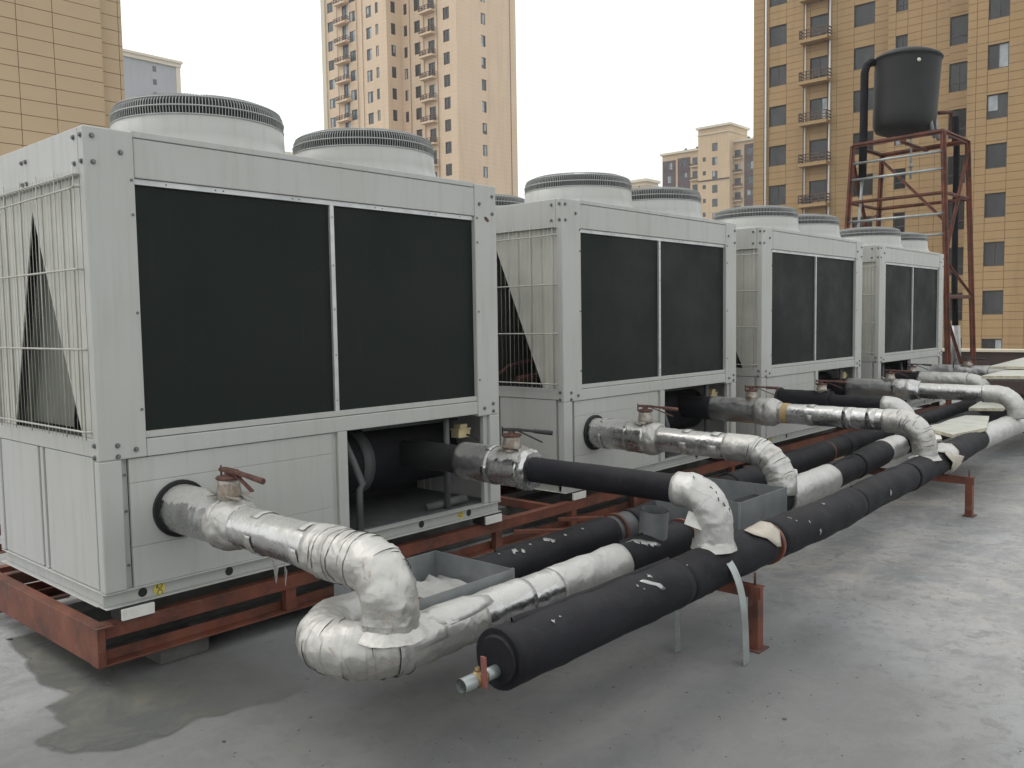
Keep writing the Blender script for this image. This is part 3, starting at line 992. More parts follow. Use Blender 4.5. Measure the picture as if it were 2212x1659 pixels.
# split seams along the black sleeves, lips of foam standing open
def seam(t, tab, z, x0, x1, r, ang, seed):
    n = int((x1-x0)/.05)
    mb = MB()
    vs, fs = [], []
    for i in range(n+1):
        x = x0+(x1-x0)*i/n
        y = hy(tab, x)
        l = .010+.012*noise.noise(Vector((x*4, seed, 0)))
        for (da, rr) in ((-.10, r-.004), (-.03, r+l), (0.02, r+l*.8), (.015, r-.01)):
            a = ang+da
            vs.append((x, y-cos(a)*rr, z+sin(a)*rr))
    for i in range(n):
        for j in range(3):
            fs.append((i*4+j, i*4+j+1, i*4+5+j, i*4+4+j))
    mb.add(vs, fs, True)
    return mb.build('split_seam', 'rubber', t)
seam(A, YA, ZA, .60, 1.60, .103, 1.75, 1)
seam(A, YA, ZA, 3.65, 5.6, .099, 1.7, 2)
seam(Bh, YB, ZH, 1.78, 2.3, .086, 1.75, 3)
seam(Ch, YC, ZH, 1.3, 2.15, .086, 1.8, 4)
seam(Ch, YC, ZH, 4.4, 5.6, .088, 1.75, 5)
seam(Bh, YB, ZH, 4.5, 5.0, .094, 1.4, 6)
# torn linings and flakes of foil left on the black sleeves
def flap(t, tab, z, r, outline, mat, lift, nm_='torn_foil', th=.0025):
    # outline: list of (x, angle) ; angle 0 = straight towards -y, pi/2 = up
    mb = MB()
    cxm = sum(p[0] for p in outline)/len(outline)
    cam_ = sum(p[1] for p in outline)/len(outline)
    def P(x, a, dr):
        y = hy(tab, x)
        l = lift*noise.noise(Vector((x*11, a*3, 2)))
        return (x, y-cos(a)*(r+dr+abs(l)), z+sin(a)*(r+dr+abs(l)))
    n = len(outline)
    rings = []
    for s in (1.0, .66, .33):
        rings.append([(cxm+(x-cxm)*s, cam_+(a-cam_)*s) for x, a in outline])
    vs = [P(x, a, .002 if i else .001) for i, rg in enumerate(rings) for x, a in rg] + [P(cxm, cam_, .003)]
    fs = []
    for i in range(2):
        for k in range(n):
            k2 = (k+1) % n
            fs.append((i*n+k, i*n+k2, (i+1)*n+k2, (i+1)*n+k))
    for k in range(n):
        fs.append((2*n+k, 2*n+(k+1) % n, 3*n))
    mb.add(vs, fs, True)
    o = mb.build(nm_, mat, t)
    sm = o.modifiers.new('thick', 'SOLIDIFY')
    sm.thickness = th
    sm.offset = 1
    return o
flap(A, YA, ZA, .11, [(2.23, 1.5), (2.46, 1.75), (2.47, 1.3), (2.45, .75), (2.42, .1), (2.38, .15), (2.31, .65), (2.23, 1.0)], 'cream_foil', .02)
flap(A, YA, ZA, .112, [(5.32, 1.6), (5.6, 2.0), (5.85, 1.9), (5.86, 1.2), (5.84, .5), (5.76, -.2), (5.68, -.5), (5.58, 0), (5.5, .7), (5.38, 1.2)], 'foil_white', .02)
flap(A, YA, ZA, .118, [(5.38, .75), (5.50, .1), (5.60, -.7), (5.68, -1.1), (5.76, -.9), (5.84, -.35), (5.86, .1), (5.75, .3), (5.6, .55), (5.48, .9)], 'cream_foil', .035)
rnd = random.Random(3)
for (x, a, s) in ((1.36, 1.15, .012), (.73, .95, .008), (.77, 1.0, .004), (2.0, 1.0, .010), (2.62, 1.2, .016), (2.75, 1.05, .012), (2.8, .6, .010), (1.62, .95, .005), (3.1, 1.2, .012), (4.05, .1, .016), (2.9, -.1, .014), (1.25, .95, .006), (1.27, .75, .005)):
    ol = [(x+s*1.1*cos(k*pi/5)*rnd.uniform(.3, 1.2), a+s*11*sin(k*pi/5)*rnd.uniform(.2, 1.3)) for k in range(10)]
    flap(A, YA, ZA, .1035, ol, 'foil_old', .003, 'foil_flake', .0008)
for tab, z, r, t, lst in ((YC, ZH, .089, Ch, ((1.38, 1.2, .018), (1.42, 1.0, .014), (1.36, 1.0, .01), (1.62, 1.25, .02), (1.64, 1.05, .016), (1.5, 1.3, .008), (1.75, 1.2, .01), (1.28, 1.3, .006), (1.9, 1.2, .008))), (YB, ZH, .089, Bh, ((1.86, 1.2, .02), (1.9, .95, .022), (1.94, .7, .016), (2.05, 1.15, .01)))):
    for (x, a, s) in lst:
        ol = [(x+s*1.1*cos(k*pi/4)*rnd.uniform(.4, 1.25), a+s*12*sin(k*pi/4)*rnd.uniform(.4, 1.25)) for k in range(8)]
        flap(t, tab, z, r, ol, 'foil_old', .003, 'foil_flake', .001)
flap(Bh, YB, ZH, .0875, [(1.80, 1.45), (1.87, 1.5), (1.90, 1.25), (1.93, 1.0), (1.985, .75), (2.01, .5), (1.98, .48), (1.94, .7), (1.885, .85), (1.86, 1.15), (1.82, 1.25)], 'foil_old', .002, 'foil_smear', .0008)
flap(A, YA, ZA, .1045, [(1.28, 1.1), (1.31, 1.12), (1.34, .9), (1.38, .7), (1.40, .45), (1.375, .42), (1.35, .65), (1.31, .85)], 'foil_old', .002, 'foil_smear', .0008)
flap(A, YA, ZA, .1035, [(2.66, 1.3), (2.70, 1.2), (2.71, .9), (2.72, .6), (2.70, .55), (2.68, .8), (2.66, 1.0)], 'foil_old', .002, 'foil_smear', .0008)
flap(Bh, YB, ZH, .0915, [(.50, 1.5), (.6, 1.9), (.74, 1.8), (.82, 1.2), (.82, .8), (.70, .55), (.58, .5), (.5, .8)], 'foil_white', .006, 'foil_patch')
flap(Bh, YB, ZH, .093, [(.37, .9), (.52, 1.1), (.56, .5), (.55, .1), (.40, .0)], 'foil_wrap', .004, 'foil_patch')

# ------------------------------------------------------------------ branch pipes
def valve(t, x, y, z, lever, trig, mat_l, nh=.075):
    nk = MB().tube([(x, y, z-.02), (x, y, z+nh*.35), (x, y, z+nh*.7), (x, y, z+nh)], [.054, .050, .045, .046], 22, True, crumple(.005, 45, int(x*10))).build('valve_neck', 'neck', t)
    rg = random.Random(int(x*100))
    fl_ = MB()
    for k in range(7):
        a = rg.uniform(0, 2*pi)
        p = Vector((x+.055*cos(a), y+.055*sin(a), z+.005))
        d_ = Vector((cos(a), sin(a), rg.uniform(-.4, .5)))*rg.uniform(.025, .05)
        e_ = Vector((-sin(a), cos(a), rg.uniform(-.3, .3)))*rg.uniform(.02, .04)
        fl_.add([p-e_, p+e_, p+e_*.5+d_, p-e_*.3+d_*.8], [(0, 1, 2, 3)])
    fo_ = fl_.build('torn_tape', 'neck', nk)
    fo_.modifiers.new('t', 'SOLIDIFY').thickness = .0015
    MB().lathe((x, y), [(.052, z+nh), (.056, z+nh+.006), (.05, z+nh+.012), (.018, z+nh+.014), (.018, z+nh+.03), (.0001, z+nh+.031)], 20).build('top_flange', 'rust', nk)
    a = Vector((x, y, z+nh+.036))
    d = Vector(lever).normalized()
    L = MB()
    L.bar(a-d*.045, a+d*.05, .036, .016).bar(a+d*.045, a+d*.21+Vector((0, 0, -.012)), .026, .014).tube([a+d*.12+Vector((0, 0, -.006)), a+d*.225+Vector((0, 0, -.014))], [.012, .014], 8)
    L.build('valve_lever', mat_l, nk, .003)
    d2 = Vector(trig)
    MB().bar(a+d*.04+Vector((0, 0, -.008)), a+d*.04+d2, .018, .007).build('valve_trigger', mat_l, nk)
    MB().bar(a-d*.05+Vector((0, 0, -.03)), a-d*.05+Vector((0, 0, .015)), .006, .006).build('stop_pin', mat_l, nk)

def collar(t, x, y, z, r):
    mb = MB()
    n = 40
    mb.tube([(x, y+.012, z), (x, y-.006, z)], r, n)
    mb.build('rubber_collar', 'ink', t)
    o = MB().tube([(x, y-.004, z), (x, y-.012, z)], [r, r-.012], n, False).build('collar_lip', 'rubber', t)

def ytube(t, x, z, y0, y1, r, mat, nm_, seed, amp=.003, freq=10, z1=None, x1=None, n=36, step=.025, ring=0.0, lbl=None):
    p = lin((x, y0, z), (x if x1 is None else x1, y1, z if z1 is None else z1), step)
    return MB().tube(p, r, n, True, crumple(amp, freq, seed, ring)).build(nm_, mat, t, label=lbl)

def elbow(t, x, y, z, R, zend, r, mat, seed, amp=.005, ring=.003, lead=.12, n=36, nm_='taped_elbow', lbl=None, x2=None):
    p = lin((x, y+lead, z), (x, y, z), .022)[:-1] + arc((x, y, z-R), (0, 0, 1), (0, -1, 0), R, 0, pi/2, 22) + lin((x, y-R, z-R), (x if x2 is None else x2, y-R, zend), .022)[1:]
    return MB().tube(p, r, n, True, crumple(amp, 16, seed, ring)).build(nm_, mat, t, label=lbl)

def shade_lines(t, cen, R, r, u, v, a0, a1, n, seed, lead=None):
    # shade lines at tape edges, added as thin dark broken arcs across the wrap
    rg = random.Random(seed)
    mb = MB()
    cen, u, v = Vector(cen), Vector(u), Vector(v)
    w_ = u.cross(v)
    for k in range(n):
        a = a0+(a1-a0)*(k+rg.random()*.7)/n
        rad = u*cos(a)+v*sin(a)
        c = cen+rad*R
        tan = -u*sin(a)+v*cos(a)
        if lead and k >= n*.6:
            c = Vector(lead[0]).lerp(Vector(lead[1]), rg.random())
            rad, tan = Vector(lead[2]), Vector(lead[3])
        th0 = rg.uniform(-2.2, 1.2)
        ln = rg.uniform(.5, 2.0)
        pts_ = []
        m_ = 12
        for i in range(m_+1):
            th = th0+ln*i/m_
            pts_.append(c+(rad*cos(th)+w_*sin(th))*(r+.0022)+tan*(.012*noise.noise(Vector((th*1.6, k, seed)))))
        mb.tube(pts_, [.0004, .0016, .0018, .0014, .0004], 4, False)
    return tag(mb.build('tape_shade_lines', 'ink', t), kind='stuff')
shade_lines(Bh, (cx, cy, ZH), R, .1005, (0, -1, 0), (-1, 0, 0), .05, 3.0, 20, 5)

# first: silver, out of the nearest chiller's panel
x = .36
b1 = thing('branch_pipe', 'silver foil pipe from the round hole of the nearest chiller panel, rusty lever on top', 'pipe', (x, 0, 0), 'branch pipes from chillers to headers')
collar(b1, x, .004, .715, .131)
ytube(b1, x, .715, .06, -.43, .111, 'foil', 'thick_sleeve', 1, .0015, 6)
ytube(b1, x, .708, -.385, -.53, [.112, .1145, .116, .112, .104, .094, .088], 'foil_wrap', 'joint_wrap', 2, .009, 34, n=48, step=.012)
ytube(b1, x, .706, -.50, -1.18, .085, 'foil', 'thin_sleeve', 3, .0025, 8, .697)
elbow(b1, x, -1.325, .697, .128, .47, .099, 'foil_wrap', 4, .008, 0, .27)
for k in range(5):
    y = -1.10-.047*k-.012*(k % 2)
    MB().tube(lin((x, y, .697), (x, y-.036, .697), .012), [.0995, .1012], 40, False, crumple(.008, 16, 4)).build('tape_turn', 'foil_wrap', b1)
for k in range(3):
    zz_ = .545-.035*k
    MB().tube([(x, -1.453, zz_), (x, -1.453, zz_-.012), (x, -1.453, zz_-.026)], [.0995, .1012], 40, False, crumple(.008, 16, 4)).build('tape_turn', 'foil_wrap', b1)
MB().tube([(x, -1.453, .50), (x, -1.453, .485), (x, -1.453, .465)], [.101, .116, .135], 36, False, crumple(.010, 24, 77)).build('foot_wrap', 'foil_wrap', b1)
shade_lines(b1, (x, -1.325, .569), .128, .101, (0, 0, 1), (0, -1, 0), .0, 1.5, 12, 3, ((x, -1.10, .697), (x, -1.32, .697), (0, 0, 1), (0, -1, 0)))
valve(b1, x, -.42, .822, (.12, -1, -.06), (.02, -.10, -.075), 'rust')
fp = MB()
for (yy, s) in ((-.78, 1), (-.86, .7)):
    fp.add([(x-.03, yy, .615), (x-.05, yy-.07*s, .60), (x-.055, yy-.06*s, .54), (x-.03, yy-.01, .55)], [(0, 1, 2, 3)])
o = fp.build('loose_flap', 'foil', b1)
o.modifiers.new('t', 'SOLIDIFY').thickness = .002

# second: foil sleeve, black length, white elbow
x = 1.95
b2 = thing('branch_pipe', 'pipe from the nearest chiller open bay, foil sleeve, black length, white marked elbow', 'pipe', (x, 0, 0), 'branch pipes from chillers to headers')
ytube(b2, x, .752, .36, -.25, .082, 'ink', 'nozzle_sleeve', 1)
ytube(b2, x, .752, -.23, -.50, .106, 'foil_old', 'thick_sleeve', 5, .0015, 6)
ytube(b2, x, .75, -.48, -.72, .104, 'foil', 'thick_sleeve', 6, .003, 9)
ytube(b2, x, .75, -.69, -.76, [.105, .109, .098], 'foil', 'joint_wrap', 7, .011, 34, n=44, step=.012)
ytube(b2, x, .752, -.70, -1.70, .067, 'rubber', 'insulation_sleeve', 8, .0015)
elbow(b2, x, -1.69, .752, .135, .51, .083, 'foil_white', 9, .006, .002, .05)
MB().tube([(x, -1.825, .60), (x, -1.825, .53)], .087, 36, False, crumple(.003, 14, 12)).build('drop_sleeve', 'foil_white', b2)
MB().tube([(x, -1.825, .545), (x, -1.825, .525), (x, -1.825, .50)], [.089, .094, .103], 36, False, crumple(.010, 30, 13)).build('foot_wrap', 'foil_wrap', b2)
for (za, ang) in ((.66, 2.2),):
    MB().bar((x-.095, -1.74, .648), (x-.03, -1.86, .60), .07, .004, (-.6, -.5, .6)).build('tape_patch', 'foil_white', b2)
valve(b2, x, -.60, .85, (.55, -.8, -.02), (.08, -.10, -.07), 'blackiron', .07)
sc_ = MB()
for k in range(9):
    a = .7+rnd.random()*1.0
    th_ = .1+k*.14
    rr = .0875
    p0 = Vector((x-.02+.05*rnd.uniform(-1, 1), -1.69, .752-.135)) + Vector((0, -1, 0))*((.135+rr*.95)*sin(th_)) + Vector((0, 0, 1))*((.135+rr*.95)*cos(th_))
    sc_.tube([p0, p0+Vector((rnd.uniform(-.012, .012), -.012*cos(th_), -.014*sin(th_)-.004))], .0022, 5)
tag(sc_.build('marker_strokes', 'ink', b2), kind='stuff')

# third: silver, second chiller
x = 3.56
b3 = thing('branch_pipe', 'silver pipe from the round hole of the second chiller, bending down behind the grey box', 'pipe', (x, 0, 0), 'branch pipes from chillers to headers')
collar(b3, x, .03, .725, .128)
ytube(b3, x, .725, .08, -.30, .107, 'foil', 'thick_sleeve', 21, .003, 8)
ytube(b3, x, .722, -.27, -.44, .110, 'foil', 'thick_sleeve', 22, .006, 14)
ytube(b3, x, .72, -.42, -.53, [.110, .114, .113, .098], 'foil_wrap', 'joint_wrap', 23, .009, 34, n=44, step=.014)
ytube(b3, x, .718, -.50, -1.05, .082, 'foil', 'thin_sleeve', 24, .003, 9, .71)
elbow(b3, x, -1.17, .71, .24, .45, .088, 'foil_wrap', 25, .006, 0, .14)
for k in range(6):
    a0 = .1+k*.24
    MB().tube(arc((x, -1.17, .47), (0, 0, 1), (0, -1, 0), .24, a0, a0+.17, 5), [.0885, .0915], 36, False, crumple(.006, 16, 25)).build('tape_turn', 'foil_white' if k % 2 else 'foil_wrap', b3)
shade_lines(b3, (x, -1.17, .47), .24, .090, (0, 0, 1), (0, -1, 0), .0, 1.5, 12, 8)
valve(b3, x, -.40, .83, (.55, -.8, -.05), (.09, -.12, -.07), 'rust', .075)

# fourth: silver, second chiller open bay
x = 5.22
b4 = thing('branch_pipe', 'long silver pipe from the second chiller open bay, orange rust spot behind its valve', 'pipe', (x, 0, 0), 'branch pipes from chillers to headers')
ytube(b4, x, .765, .45, -.02, .100, 'rubber', 'nozzle_sleeve', 1)
ytube(b4, x, .765, .0, -.50, .106, 'foil_old', 'thick_sleeve', 31, .004, 9)
ytube(b4, x, .762, -.42, -.62, [.107, .112, .118, .113, .12, .1, .09], 'foil_wrap', 'joint_wrap', 32, .008, 24)
ytube(b4, x, .76, -.58, -1.55, .081, 'foil', 'thin_sleeve', 33, .003, 8, .752)
MB().tube([(x, -.645, .76), (x, -.70, .76)], .0828, 36, False).build('rust_spot', 'plywood', b4)
elbow(b4, x, -1.55, .752, .19, .48, .088, 'foil_wrap', 34, .008, 0, .10)
shade_lines(b4, (x, -1.55, .562), .19, .090, (0, 0, 1), (0, -1, 0), .0, 1.5, 12, 9)
valve(b4, x, -.36, .868, (.55, -.8, 0), (.09, -.12, -.07), 'rust', .06)
MB().tube([(x, -1.74, .52), (x, -1.74, .50), (x, -1.74, .485)], [.09, .097, .112], 34, False, crumple(.01, 26, 15)).build('foot_wrap', 'foil_wrap', b4)
for yy in (-1.15, -1.33):
    ytube(b4, x, .756, yy, yy-.07, .0835, 'foil', 'tape_turn', 35, .003, 12)

def band(t, x, z, y, w_, r, seed, mat='foil_wrap'):
    n_ = 36
    vs, fs = [], []
    for j, yy in enumerate((y, y-w_)):
        for k in range(n_+1):
            a = -.6+2*pi*.86*k/n_
            e_ = .008*noise.noise(Vector((k*.7, j*5, seed)))
            vs.append((x+sin(a)*r, yy+e_, z+cos(a)*r))
    for k in range(n_):
        fs.append((k, k+1, n_+2+k, n_+1+k))
    o = MB().add(vs, fs, True).build('tape_band', mat, t)
    o.modifiers.new('t', 'SOLIDIFY').thickness = .0015
band(b1, .36, .703, -.66, .05, .0885, 1)
band(b1, .36, .701, -.98, .045, .0885, 2, 'foil_white')
band(b3, 3.56, .716, -.72, .05, .0855, 3)
band(b3, 3.56, .713, -.93, .06, .0855, 4, 'foil_white')
band(b4, 5.22, .757, -.86, .055, .0845, 5)
band(b3, 3.56, .725, -.06, .03, .1105, 6)
band(b2, 1.95, .752, -.46, .04, .1085, 7, 'foil')

# fifth: black, third chiller
x = 6.52
b5 = thing('branch_pipe', 'black pipe with white elbow from the round hole of the third chiller', 'pipe', (x, 0, 0), 'branch pipes from chillers to headers')
collar(b5, x, -.012, .735, .125)
ytube(b5, x, .735, .05, -.52, .108, 'rubber', 'thick_sleeve', 41)
ytube(b5, x, .73, -.50, -1.02, .083, 'rubber', 'insulation_sleeve', 42)
elbow(b5, x, -1.03, .73, .16, .44, .090, 'foil_white', 43, .005, .002, .04)
valve(b5, x, -.42, .845, (.55, -.8, 0), (.09, -.12, -.07), 'rust', .055)

# sixth: silver, third chiller bay
x = 8.25
b6 = thing('branch_pipe', 'long silver pipe from the third chiller bay, running to the right picture edge', 'pipe', (x, 0, 0), 'branch pipes from chillers to headers')
ytube(b6, x, .745, .45, -.02, .1, 'rubber', 'nozzle_sleeve', 1)
ytube(b6, x, .745, .0, -.62, .105, 'foil_old', 'thick_sleeve', 51, .004, 9)
ytube(b6, x, .743, -.50, -.78, [.107, .113, .116, .11, .118, .1, .095], 'foil', 'joint_wrap', 52, .009, 20)
ytube(b6, x, .74, -.74, -1.50, .082, 'foil', 'thin_sleeve', 53, .003, 8, .735)
elbow(b6, x, -1.50, .735, .19, .5, .088, 'foil_white', 54, .005, .003, .12)
valve(b6, x, -.46, .85, (.55, -.8, 0), (.09, -.12, -.07), 'rust', .06)

# seventh and eighth: farthest chiller
x = 9.80
b7 = thing('branch_pipe', 'pipe with black neck and bright foil wrap from the farthest chiller open bay', 'pipe', (x, 0, 0), 'branch pipes from chillers to headers')
ytube(b7, x, .75, .40, -.30, .1, 'rubber', 'nozzle_sleeve', 61)
ytube(b7, x, .75, -.28, -.84, .098, 'foil_wrap', 'foil_sleeve', 62, .006, 12)
elbow(b7, x, -.86, .75, .16, .44, .088, 'foil_white', 63, .005, .003, .04)
valve(b7, x, -.20, .84, (.55, -.8, 0), (.09, -.12, -.07), 'blackiron', .06)
x = 11.25
b8 = thing('branch_pipe', 'farthest silver pipe, leaving the closed panel of the last chiller', 'pipe', (x, 0, 0), 'branch pipes from chillers to headers')
ytube(b8, x, .755, .02, -.72, .108, 'foil_old', 'thick_sleeve', 71, .006, 12)
ytube(b8, x, .755, -.70, -1.5, .09, 'foil_wrap', 'foil_sleeve', 72, .006, 12)
elbow(b8, x, -1.42, .755, .16, .46, .09, 'foil_white', 73, .005, .003, .04)
valve(b8, x, -.45, .86, (.55, -.8, 0), (.09, -.12, -.07), 'blackiron', .055)
MB().tube([(x-.1, -.3, .83), (x-.08, -.3, .91), (x, -.32, .94)], .008, 6).build('cable', 'ink', b8)

# ------------------------------------------------------------------ pipe stands
def stand(x, label, yf):
    t = thing('pipe_stand', label, 'stand', (x, yf, 0), 'red steel stands under the header pipes')
    MB().box(x-.045, yf-.06, .296, x+.0, -.55, .302).box(x-.045, yf-.06, .245, x-.039, -.55, .2955).build('cross_angle', 'red', t, .001)
    for y in (yf, -.62):
        MB().box(x-.05, y-.05, .004, x-.043, y+.0, .30).box(x-.0425, y-.05, .004, x+.005, y-.043, .30).build('leg', 'red', t, .001)
        MB().box(x-.075, y-.07, .001, x+.03, y+.012, .007).build('foot_plate', 'rust', t, .001)
    MB().tube([(x-.02, yf-.02, .30), (x-.02, yf-.02, .36)], .006, 8).build('threaded_rod', 'rust', t)
    return t
stand(2.175, 'red steel angle stand under the headers by the bent galvanised strip', -1.905)
stand(5.72, 'red steel angle stand farther off, under the torn foil lining', -1.90)
stand(9.2, 'red steel angle stand at the far right beneath the foil header', -1.75)

# galvanised strips hanging off the front header
def strap(pts, wdt, label):
    n = 24
    P = [Vector(p) for p in pts]
    def bez(t):
        q = P
        while len(q) > 1:
            q = [q[i].lerp(q[i+1], t) for i in range(len(q)-1)]
        return q[0]
    vs, fs = [], []
    for i in range(n+1):
        c = bez(i/n)
        vs += [c+Vector((-wdt/2, -.0, 0)), c+Vector((wdt/2, .0, 0)), c+Vector((wdt/2, .003, .002)), c+Vector((-wdt/2, .003, .002))]
    for i in range(n):
        for j in range(4):
            fs.append((i*4+j, i*4+(j+1) % 4, i*4+4+(j+1) % 4, i*4+4+j))
    fs += [(0, 3, 2, 1), (n*4, n*4+1, n*4+2, n*4+3)]
    o = MB().add(vs, fs, False).build('metal_strip', 'galv_lt')
    return tag(o, label, 'strip', 'thin metal strips at the front header')
strap([(1.88, -1.80, .528), (1.92, -1.90, .535), (1.95, -1.985, .42), (1.975, -1.97, .25), (1.955, -1.98, .12), (1.95, -1.99, .004)], .056, 'bent pale metal strip hanging over the front header down to the floor')
strap([(1.80, -1.735, .40), (1.83, -1.70, .25), (1.86, -1.69, .15), (1.88, -1.68, .004)], .045, 'short straight metal strip hanging under the front header')

# ------------------------------------------------------------------ sheet metal trays
def tray(name, label, x0, x1, y0, y1, z0, z1):
    t = thing(name, label, 'tray', (x0, y0, z0), 'open galvanised trays around the headers')
    w_ = .004
    MB().box(x0, y0, z0, x1, y0+w_, z1).build('front_wall', 'galv', t)
    MB().box(x0, y1-w_, z0, x1, y1, z1).build('back_wall', 'galv', t)
    MB().box(x0, y0+w_+.0005, z0, x0+w_, y1-w_-.0005, z1).build('end_wall', 'galv', t)
    MB().box(x1-w_, y0+w_+.0005, z0, x1, y1-w_-.0005, z1).build('end_wall', 'galv', t)
    MB().box(x1+.0005, y0-.001, z0-.002, x1+.004, y0+.012, z1+.002).box(x0-.004, y0-.001, z0-.002, x0-.0005, y0+.012, z1+.002).build('corner_fold', 'galv_lt', t)
    return t
t1 = tray('sheet_metal_tray', 'grey sheet metal tray by the silver bend, red rods and white foil inside', .56, 1.13, -1.34, -.86, .345, .502)
for k in range(3):
    o = MB().bar((.60+.075*k, -1.32, .40), (.66+.075*k, -.90, .40), .05, .02).build('red_rod', 'red')
    tag(o, '%s of three thin red rods lying in the nearer grey tray' % ('leftmost', 'middle', 'rightmost')[k], 'rod', 'red rods in the grey tray')
fo = MB()
gs = 9
vs = [(.84+.27*i/gs, -1.32+.42*j/gs, .42+.03*noise.noise(Vector((i*.8, j*.8, 1)))-.02) for j in range(gs+1) for i in range(gs+1)]
fo.add(vs, [(j*(gs+1)+i, j*(gs+1)+i+1, (j+1)*(gs+1)+i+1, (j+1)*(gs+1)+i) for j in range(gs) for i in range(gs)], True)
o = fo.build('foil_sheet', 'foil_white')
tag(o, 'crumpled white foil sheet lying in the nearer grey tray', 'foil')
o.modifiers.new('t', 'SOLIDIFY').thickness = .002
tray('sheet_metal_tray', 'grey sheet metal box between the white elbow and the silver bend behind it', 2.66, 3.22, -1.59, -1.06, .395, .562)

# ------------------------------------------------------------------ board offcuts lying on the pipes
def slab(name, label, pts, th, cat='board', grp='pale board offcuts left on the pipes', mat='board'):
    n = len(pts)
    c = sum((Vector(p) for p in pts), Vector())/n
    t = thing(name, label, cat, tuple(c), grp)
    tp = [Vector(p) for p in pts]
    bt = [p-Vector((0, 0, th)) for p in tp]
    MB().add(tp, [tuple(range(n))]).build('face', mat, t)
    MB().add(tp+bt, [(i, n+i, n+(i+1) % n, (i+1) % n) for i in range(n)] + [tuple(range(2*n-1, n-1, -1))]).build('edge', 'boardedge', t)
    return t
slab('board_offcut', 'pale board with a rounded cut edge lying across the black headers', [(6.35, -1.62, .535), (7.0, -1.72, .535), (8.0, -1.50, .535), (7.95, -1.30, .535), (7.5, -1.28, .535), (7.1, -1.30, .535), (6.75, -1.26, .535)], .03)
slab('board_offcut', 'narrow pale board propped beyond the long silver pipe', [(8.75, -1.12, .53), (8.9, -1.42, .53), (9.9, -1.32, .56), (9.7, -1.05, .56)], .03)
slab('board_offcut', 'long pale board overhanging the far pipes at the right edge', [(9.1, -1.15, .86), (9.35, -1.75, .86), (12.2, -1.75, .875), (12.0, -1.1, .87)], .035)
slab('board_offcut', 'upper pale board stacked behind the long one at the right edge', [(10.2, -.95, .905), (10.4, -1.5, .905), (13.2, -1.6, .92), (12.6, -.85, .92)], .03)
slab('board_offcut', 'small white board under the white elbow of the black pipe', [(5.95, -1.45, .50), (6.3, -1.55, .50), (6.9, -1.35, .50), (6.5, -1.2, .50)], .02, mat='whitepad')
for i, (a, lb) in enumerate((((5.2, .12), 'yellow plywood scrap beneath the red frame of the third chiller'), ((6.9, .02), 'yellow plywood scrap beneath the long silver pipe'))):
    o = MB().box(a[0], a[1]-.35, .10, a[0]+.7, a[1]-.08, .115).build('plywood_scrap', 'plywood')
    tag(o, lb, 'plywood', 'plywood scraps')

# ------------------------------------------------------------------ water tank on its stand
TS = thing('tank_stand', 'tall red steel angle stand carrying the black water tank', 'stand', (13.4, 1.0, 0))
top = [Vector((12.78, .35, 4.29)), Vector((13.92, .31, 4.29)), Vector((14.15, 1.72, 4.29)), Vector((12.93, 1.76, 4.29))]
bot = [Vector((12.88, .22, 0)), Vector((14.05, .16, 0)), Vector((14.3, 1.95, 0)), Vector((12.95, 2.02, 0))]
def at(i, z):
    return bot[i].lerp(top[i], z/4.29)
def angle(name, a, b, wd=.07, t_=.008, flip=1):
    MB().bar(a, b, wd, t_, (0, 1, 0) if abs((Vector(b)-Vector(a)).normalized().z) > .8 else (0, 0, 1)).bar(Vector(a)+Vector((0, 0, 0)), Vector(b), t_, wd, (0, 1, 0) if abs((Vector(b)-Vector(a)).normalized().z) > .8 else (0, 0, 1)).build(name, 'red', TS)
for i in range(4):
    angle('post', bot[i], top[i], .085, .012)
for z in (4.29, 3.38, 1.82):
    for i in range(4):
        a, b = at(i, z), at((i+1) % 4, z)
        if z < 4 and i == 1: pass
        angle('cross_bar', a, b, .075 if z > 4 else .055)
angle('cross_bar', at(0, 4.24).lerp(at(3, 4.24), .45), at(1, 4.24).lerp(at(2, 4.24), .45), .06)
angle('diagonal_brace', at(2, 4.2), at(0, 2.95), .055)
angle('diagonal_brace', at(3, 4.12), at(2, 2.3), .06)
angle('diagonal_brace', at(1, 4.12), at(0, 2.45), .055)
angle('diagonal_brace', at(0, 2.35), at(1, 1.85), .05)
angle('diagonal_brace', at(0, 1.5), at(1, 0.05), .05)
angle('diagonal_brace', at(3, 2.9), at(2, 3.3), .04)
for z in (4.0, 3.74, 3.07, 2.76):
    MB().tube([at(3, z), at(0, z)], .02, 8).build('ladder_rung', 'galv_lt', TS)
for a_, b_ in (((13.30, .62, 4.30), (13.16, .72, 4.82)), ((13.48, .62, 4.30), (13.60, .74, 4.82))):
    MB().tube([a_, b_], .03, 8).build('tank_prop', 'galv', TS)
TK = thing('water_tank', 'black plastic water tank tilted on top of the red stand', 'tank', (13.4, 1.05, 4.3))
tc = (13.32, 1.10)
mbt = MB().lathe(tc, [(.0001, 4.42), (.27, 4.42), (.42, 4.47), (.465, 4.56), (.475, 4.75), (.49, 5.53), (.50, 5.58), (.512, 5.59), (.512, 5.615), (.50, 5.62)], 56)
lid = MB().lathe(tc, [(.50, 5.62), (.49, 5.64), (.37, 5.70), (.2, 5.72), (.0001, 5.725)], 56)
